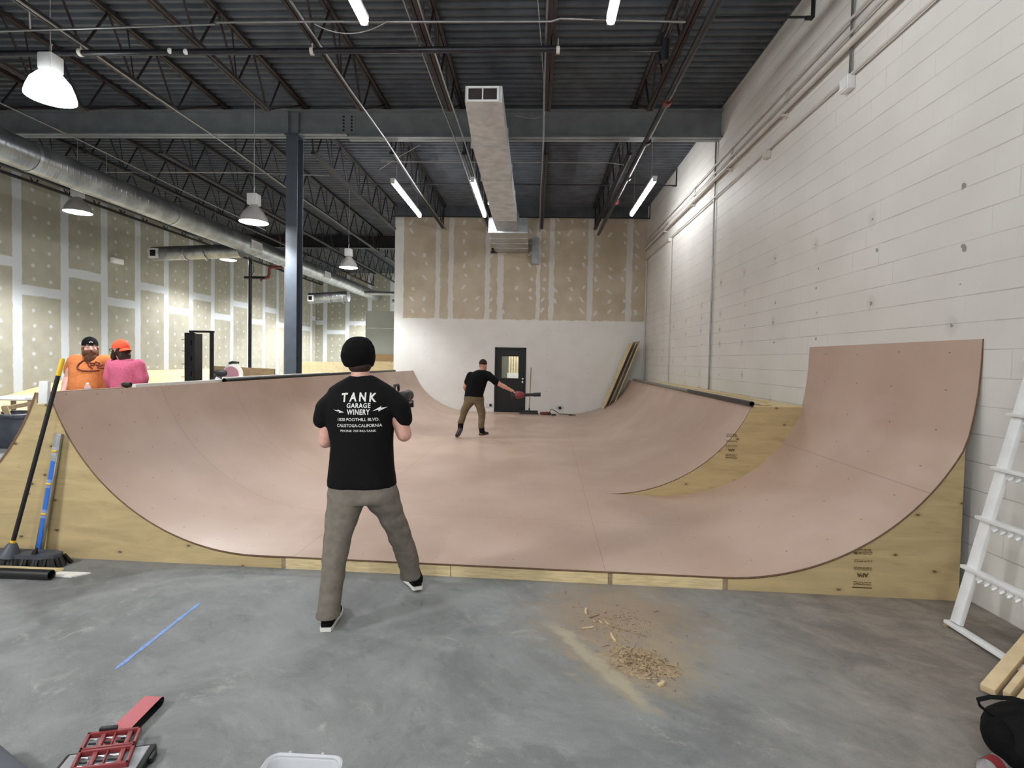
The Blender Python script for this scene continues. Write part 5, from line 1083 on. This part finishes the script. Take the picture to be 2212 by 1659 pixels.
t=thing('tool_case','black hard tool case with clear lid lying under the red trays','case',(-1.70,1.955,0))
c0=V((-1.695,1.95,.018)); MB().obox(c0,a1,b1,zz,.33,.24,.036).build('case_shell',M['black'],t,bevel=.008)
MB().obox(c0+zz*.021,a1,b1,zz,.29,.20,.006).build('clear_lid',M['milky'],t,bevel=.002)
for s in (-.06,.06): MB().obox(c0+a1*.17+b1*s,a1,b1,zz,.018,.05,.022).build('latch',M['black'],t,bevel=.004)
a2=V((.197,.053,0)).normalized(); b2=V((.049,-.099,0)).normalized()
def tray(o0,label,zb,lat):
    t=thing('bit_tray',label,'tray',o0,'red bit trays'); Wt,Dt,Ht=.203,.108,.022
    P_=lambda u,v,z:o0+a2*u+b2*v+V((0,0,zb+z))
    m=MB()
    def bl(u0,u1,v0,v1,z0=0,z1=Ht): m.hexa([P_(u0,v0,z0),P_(u1,v0,z0),P_(u1,v1,z0),P_(u0,v1,z0),P_(u0,v0,z1),P_(u1,v0,z1),P_(u1,v1,z1),P_(u0,v1,z1)])
    bl(0,Wt,0,.012); bl(0,Wt,Dt-.012,Dt); bl(0,.012,0,Dt); bl(Wt-.012,Wt,0,Dt); m.build('tray_frame',M['red'],t,bevel=.002)
    for u in (.055,.105,.155):
        m=MB(); bl(u,u+(.006 if u==.105 else .018),.012,Dt-.012,.004,Ht-.004); m.build('divider',M['red'],t,bevel=.0015)
    for u in (.03,.088,.13,.14):
        for v in (.03,.055,.08): MB().tube([P_(u-.012,v,.007),P_(u+.014,v+.004,.007)],.004,6).build('driver_bit',M['chrome' if v!=.055 else 'black'],t)
    if lat: MB().obox(P_(.075,-.008,Ht+.0),a2,b2,zz,.07,.022,.02).build('latch',M['black'],t,bevel=.005)
tray(V((-1.872,2.108,0)),'red bit tray with black latch, nearest the sanding belt',.042,True)
tray(V((-1.872,2.108,0))+b2*.112,'red bit tray in front of the latched one, at the lower frame edge',.042,False)
t=thing('storage_tub','translucent plastic storage tub at the bottom edge near the middle','tub',(-.85,1.83,0))
cx,cy=-.853,1.838
MB().rings([rrect(cx,cy,.24,.2,.03,.002),rrect(cx,cy,.27,.23,.035,.125),rrect(cx,cy,.266,.226,.034,.125),rrect(cx,cy,.236,.196,.03,.006)],True).build('tub_body',M['milky'],t)
MB().rings([rrect(cx,cy,.272,.232,.036,.118),rrect(cx,cy,.30,.262,.045,.120),rrect(cx,cy,.30,.262,.045,.132),rrect(cx,cy,.285,.247,.04,.136),rrect(cx,cy,.272,.234,.036,.130)],False).build('rim',M['milky'],t)
for x in (cx-.075,cx+.055): MB().box((x-.005,cy+.13,.122),(x+.005,cy+.138,.134)).build('rim_tab',M['milky'],t,smooth=False)
e0=V((-2.114,1.967,0)); e1=V((-1.855,1.844,0)); de=(e1-e0).normalized(); ne=V((de.y,-de.x,0)); 
if ne.y>0: ne=-ne
t=thing('tool_bag','dark grey bag edge at the bottom left corner of the floor','bag',(-2.2,1.8,0))
MB().obox(e0-de*.02+de*.12+ne*.16+V((0,0,.06)),de,ne,zz,.42,.32,.12).build('bag_body',M['greyplastic'],t,bevel=.02)
MB().tube([e0+de*.0+ne*.16+V((0,0,.115)),e0+de*.05+ne*.16+V((0,0,.17)),e0+de*.19+ne*.16+V((0,0,.17)),e0+de*.24+ne*.16+V((0,0,.115))],.011,8).build('handle',M['black'],t)
# ---------------------------------------------------------------- floor: tape, sawdust, splinters
m=MB(); pa=V((-2.232,3.405,0)); pb=V((-2.196,2.641,0)); dd=(pb-pa).normalized(); s_=V((dd.y,-dd.x,0))*.012; N=14; vs=[];fs=[]
for k in range(N+1):
    p=pa.lerp(pb,k/N); ww=1+.25*math.sin(k*2.1)-(.5 if k in (0,N) else 0); vs+=[p+s_*ww+V((0,0,.0015)),p-s_*ww+V((0,0,.0015))]
m.add(vs,[(2*k,2*k+1,2*k+3,2*k+2) for k in range(N)]); o=m.build('masking_tape',pm('blue_tape',srgb(118,152,208),.6,0,.15,40.),smooth=False); tag(o,'strip of light blue tape stuck to the concrete floor','tape')
SP=[((.384,3.528),(.378,3.461),.014,.012,'wood','stubby pale wood chip nearest the ramp in the sawdust'),((.394,3.415),(.464,3.469),.010,.006,'oldwood','dark splinter beside the stubby pale chip'),((.337,3.27),(.406,3.292),.008,.007,'wood','pale stick at the left edge of the sawdust'),((.506,3.218),(.521,3.129),.012,.010,'wood','pale stick between the long brown one and the pile'),((.509,3.328),(.726,3.203),.007,.005,'oldwood','long thin brown splinter above the sawdust pile'),((.563,2.814),(.617,2.809),.007,.005,'oldwood','short dark splinter at the near side of the pile'),((.589,2.775),(.697,2.776),.004,.003,'wood','thin pale strip just in front of the pile'),((.682,2.714),(.714,2.746),.022,.012,'wood','small pale wood block in front of the pile'),((.611,2.71),(.628,2.703),.008,.006,'oldwood','tiny dark chip left of the small pale block'),((.84,3.533),(.875,3.555),.008,.006,'oldwood','dark chip lying apart on the right of the sawdust'),((.26,3.806),(.259,3.761),.007,.006,'oldwood','dark chip lying closest to the ramp frame'),((.42,3.38),(.423,3.36),.006,.004,'wood','small pale curl left of the middle of the dust'),((.456,3.384),(.468,3.344),.006,.004,'wood','pale curl in the middle of the dust'),((.488,3.392),(.512,3.33),.006,.004,'wood','pale curl touching the long brown splinter')]
for a,b,w_,h_,mat,lab in SP:
    a=V((*a,h_/2+.002)); b=V((*b,h_/2+.002)); m=MB(); x,y=frame(b-a); mid=(a+b)/2+x*w_*.25
    m.rings([[p+x*w_/2*sx+y*h_/2*sy for sx,sy in ((-1,-1),(1,-1),(.9,1),(-.8,1))] for p in (a,mid,b)]); o=m.build('wood_splinter',M[mat],smooth=False); tag(o,lab,'splinter','wood scraps in the sawdust')
dust=pm('sawdust',srgb(158,138,110),.95,0,.2,60.,.5); m=MB(); n=26; rs=[]
for j in range(7):
    rr=1-j/6.5; ring=[]
    for k in range(n):
        a=2*PI*k/n; x=math.cos(a)*.20*rr*(1+.18*math.sin(3*a+1)); y=math.sin(a)*.13*rr*(1+.18*math.cos(4*a)); c_,s__=math.cos(-.55),math.sin(-.55)
        ring.append(V((.625+x*c_-y*s__,2.925+x*s__+y*c_,.001+.010*(1-rr)**.8+.003*random.random()*(j>0))))
    rs.append(ring)
m.rings(rs)
base_=m; PS,DS=MB(),MB()
for k in range(620):
    m=random.choice([base_,PS,DS])
    a=random.uniform(0,2*PI); q=abs(random.gauss(0,.55)); x=math.cos(a)*.2*q; y=math.sin(a)*.13*q; c_,s__=math.cos(-.55),math.sin(-.55); px,py=.625+x*c_-y*s__,2.925+x*s__+y*c_
    z=.004+.009*max(0,1-q); th=random.uniform(0,PI); L=random.choice([.01,.018,.03,.05]); d_=V((math.cos(th),math.sin(th),random.uniform(-.15,.25)))*L
    m.tube([V((px,py,z))-d_/2,V((px,py,z+.003)),V((px,py,z))+d_/2],random.uniform(.0008,.0022),4)
for k in range(260):
    m=random.choice([base_,PS,DS])
    px,py=random.gauss(.55,.13),random.gauss(3.38,.12); th=random.uniform(0,PI); L=random.choice([.006,.01,.018]); d_=V((math.cos(th),math.sin(th),0))*L
    m.tube([V((px,py,.003))-d_/2,V((px,py,.003))+d_/2],.0014,4)
m=base_; o=m.build('sawdust_pile',dust,smooth=False); tag(o,'heap of sawdust and shavings on the floor in front of the ramp','sawdust',kind='stuff')
for n_,mb_,c_ in (('pale_shavings',PS,(184,162,126)),('dark_shavings',DS,(112,88,64))):
    q_o=mb_.build(n_,pm(n_,srgb(*c_),.9,0,.15,60.),o,smooth=False); q_o['kind']='stuff'
# ---------------------------------------------------------------- lights
WARM=(.97,.985,1.)
M['tube']=emis('tube_glow',(.97,.985,1.),32.)
M['lens']=emis('lamp_glow',(1,.98,.92),30.)
M['domeglow']=emis('dome_glow',(.93,.97,1),5.)
def tube_light(X,y0,y1,label,z=5.15):
    t=thing('tube_light',label,'light fixture',(X,(y0+y1)/2,z),'linear tube lights')
    MB().box((X-.045,y0,z+.03),(X+.045,y1,z+.07)).build('housing',M['white'],t,bevel=.006)
    MB().tube([(X,y0+.02,z),(X,y1-.02,z)],.044,12).build('diffuser',M['tube'],t)
    for y in (y0,y1-.03): MB().box((X-.04,y,z-.036),(X+.04,y+.03,z+.04)).build('end_cap',M['white'],t,bevel=.004)
    for y in (y0+.3,y1-.3): MB().tube([(X,y,z+.07),(X,y,6.2)],.004,5).build('suspension_wire',M['wire'],t)
tube_light(-1.83,3.05,5.45,'glowing tube light nearest the camera, left of the sprinkler pipe middle')
tube_light(.70,3.05,5.47,'glowing tube light nearest the camera, on the right by the pipe tee')
tube_light(-2.87,10.3,12.75,'glowing tube light behind the beam, left of the square duct, nearer the column')
tube_light(-1.28,10.2,12.7,'glowing tube light behind the beam hanging right beside the square duct')
tube_light(2.2,10.1,12.5,'glowing tube light behind the beam near the block wall')
def area(name,loc,sx,sy,power,col=WARM,rot=(0,0,0)):
    l=bpy.data.lights.new(name,'AREA'); l.shape='RECTANGLE'; l.size=sx; l.size_y=sy; l.energy=power; l.color=col
    o=bpy.data.objects.new(name,l); COL.objects.link(o); o.location=loc; o.rotation_euler=rot; return o
# the next row of tubes, behind the camera
for X in (-1.8,.7): area('ceiling_light',(X,-2.2,5.15),.12,2.4,85)
def highbay(c,dia,label,dome=False,power=500,cone=150):
    x,y,z=c; r=dia/2
    t=thing('high_bay_lamp',label,'lamp',(x,y,z))
    h=dia*.62
    MB().lathe([(r,0),(r*.985,.01),(r*.9,h*.3),(r*.68,h*.62),(r*.42,h*.85),(r*.26,h)] if not dome else [(r,0),(r*1.0,.02),(r*.93,h*.3),(r*.78,h*.62),(r*.5,h*.9),(r*.3,h)],(x,y,z),n=28,cap=False).build('reflector',M['domeglow'] if dome else M['reflector'],t)
    MB().lathe([(r*.955,.012),(r*.7,-.012),(r*.3,-.022),(.005,-.025)],(x,y,z),n=28,cap=False).build('lens',M['lens'] if not dome else M['domelens'],t)
    MB().box((x-.09,y-.09,z+h),(x+.09,y+.09,z+h+.2)).build('ballast_housing',M['white'],t,bevel=.02)
    MB().tube([(x,y,z+h+.2),(x,y,z+h+.3),(x+.02,y,z+h+.33)],.012,6).build('hook',M['conduit'],t)
    MB().tube([(x,y,z+h+.33),(x,y,5.48 if abs(x+10.2)<.1 else 6.17)],.006,5).build('chain',M['wire'],t)
    l=bpy.data.lights.new('lamp_light','SPOT'); l.energy=power; l.spot_size=R(cone); l.spot_blend=.5; l.shadow_soft_size=r*.7; l.color=(.97,.985,1) if not dome else (.95,.98,1)
    o=bpy.data.objects.new('lamp_light',l); COL.objects.link(o); o.location=(x,y,z-.06)
M['reflector']=pm('lamp_reflector',srgb(205,200,198),.4,.2,.05,5.); M['domelens']=emis('dome_lens',(.75,.85,1),3.5)
highbay((-5.84,6.1,4.70),.50,'big glowing dome lamp nearest the camera at the upper left',True,300,165)
highbay((-9.58,10.6,4.58),.50,'glowing high bay lamp under the round duct by the taped wall',False,800,132)
highbay((-5.0,9.1,4.02),.48,'high bay lamp with grey reflector just left of the column',False,420,135)
highbay((-10.2,17,4.80),.50,'small glowing high bay lamp beyond the branch duct, near the standpipe',False,480,132)
highbay((-5.0,13.8,4.05),.48,'high bay lamp right of the column over the rear area',False,330,135)
for X,Y,EN in ((-8.6,21.5,1700),(-7.,25.,1500),(-6.8,-.6,750)):
    l=bpy.data.lights.new('rear_light','SPOT'); l.energy=EN; l.spot_size=R(150); l.spot_blend=.3; l.shadow_soft_size=.35; o=bpy.data.objects.new('rear_light',l); COL.objects.link(o); o.location=(X,Y,4.9)
l=bpy.data.lights.new('corridor_light','POINT'); l.energy=60; l.shadow_soft_size=.2; o=bpy.data.objects.new('corridor_light',l); COL.objects.link(o); o.location=(-.3,16.5,2.6)
wd=bpy.data.worlds.new('world'); sc.world=wd; wd.use_nodes=True; bg=wd.node_tree.nodes.get('Background'); bg.inputs[0].default_value=(.5,.52,.55,1); bg.inputs[1].default_value=.05
sc.view_settings.view_transform='Standard'; sc.view_settings.look='None'; sc.view_settings.exposure=.7; sc.view_settings.gamma=1.
sc.cycles.max_bounces=6; sc.cycles.diffuse_bounces=3; sc.cycles.glossy_bounces=2; sc.cycles.use_adaptive_sampling=True; sc.cycles.adaptive_threshold=.09; sc.cycles.use_denoising=True; sc.cycles.sample_clamp_indirect=6.
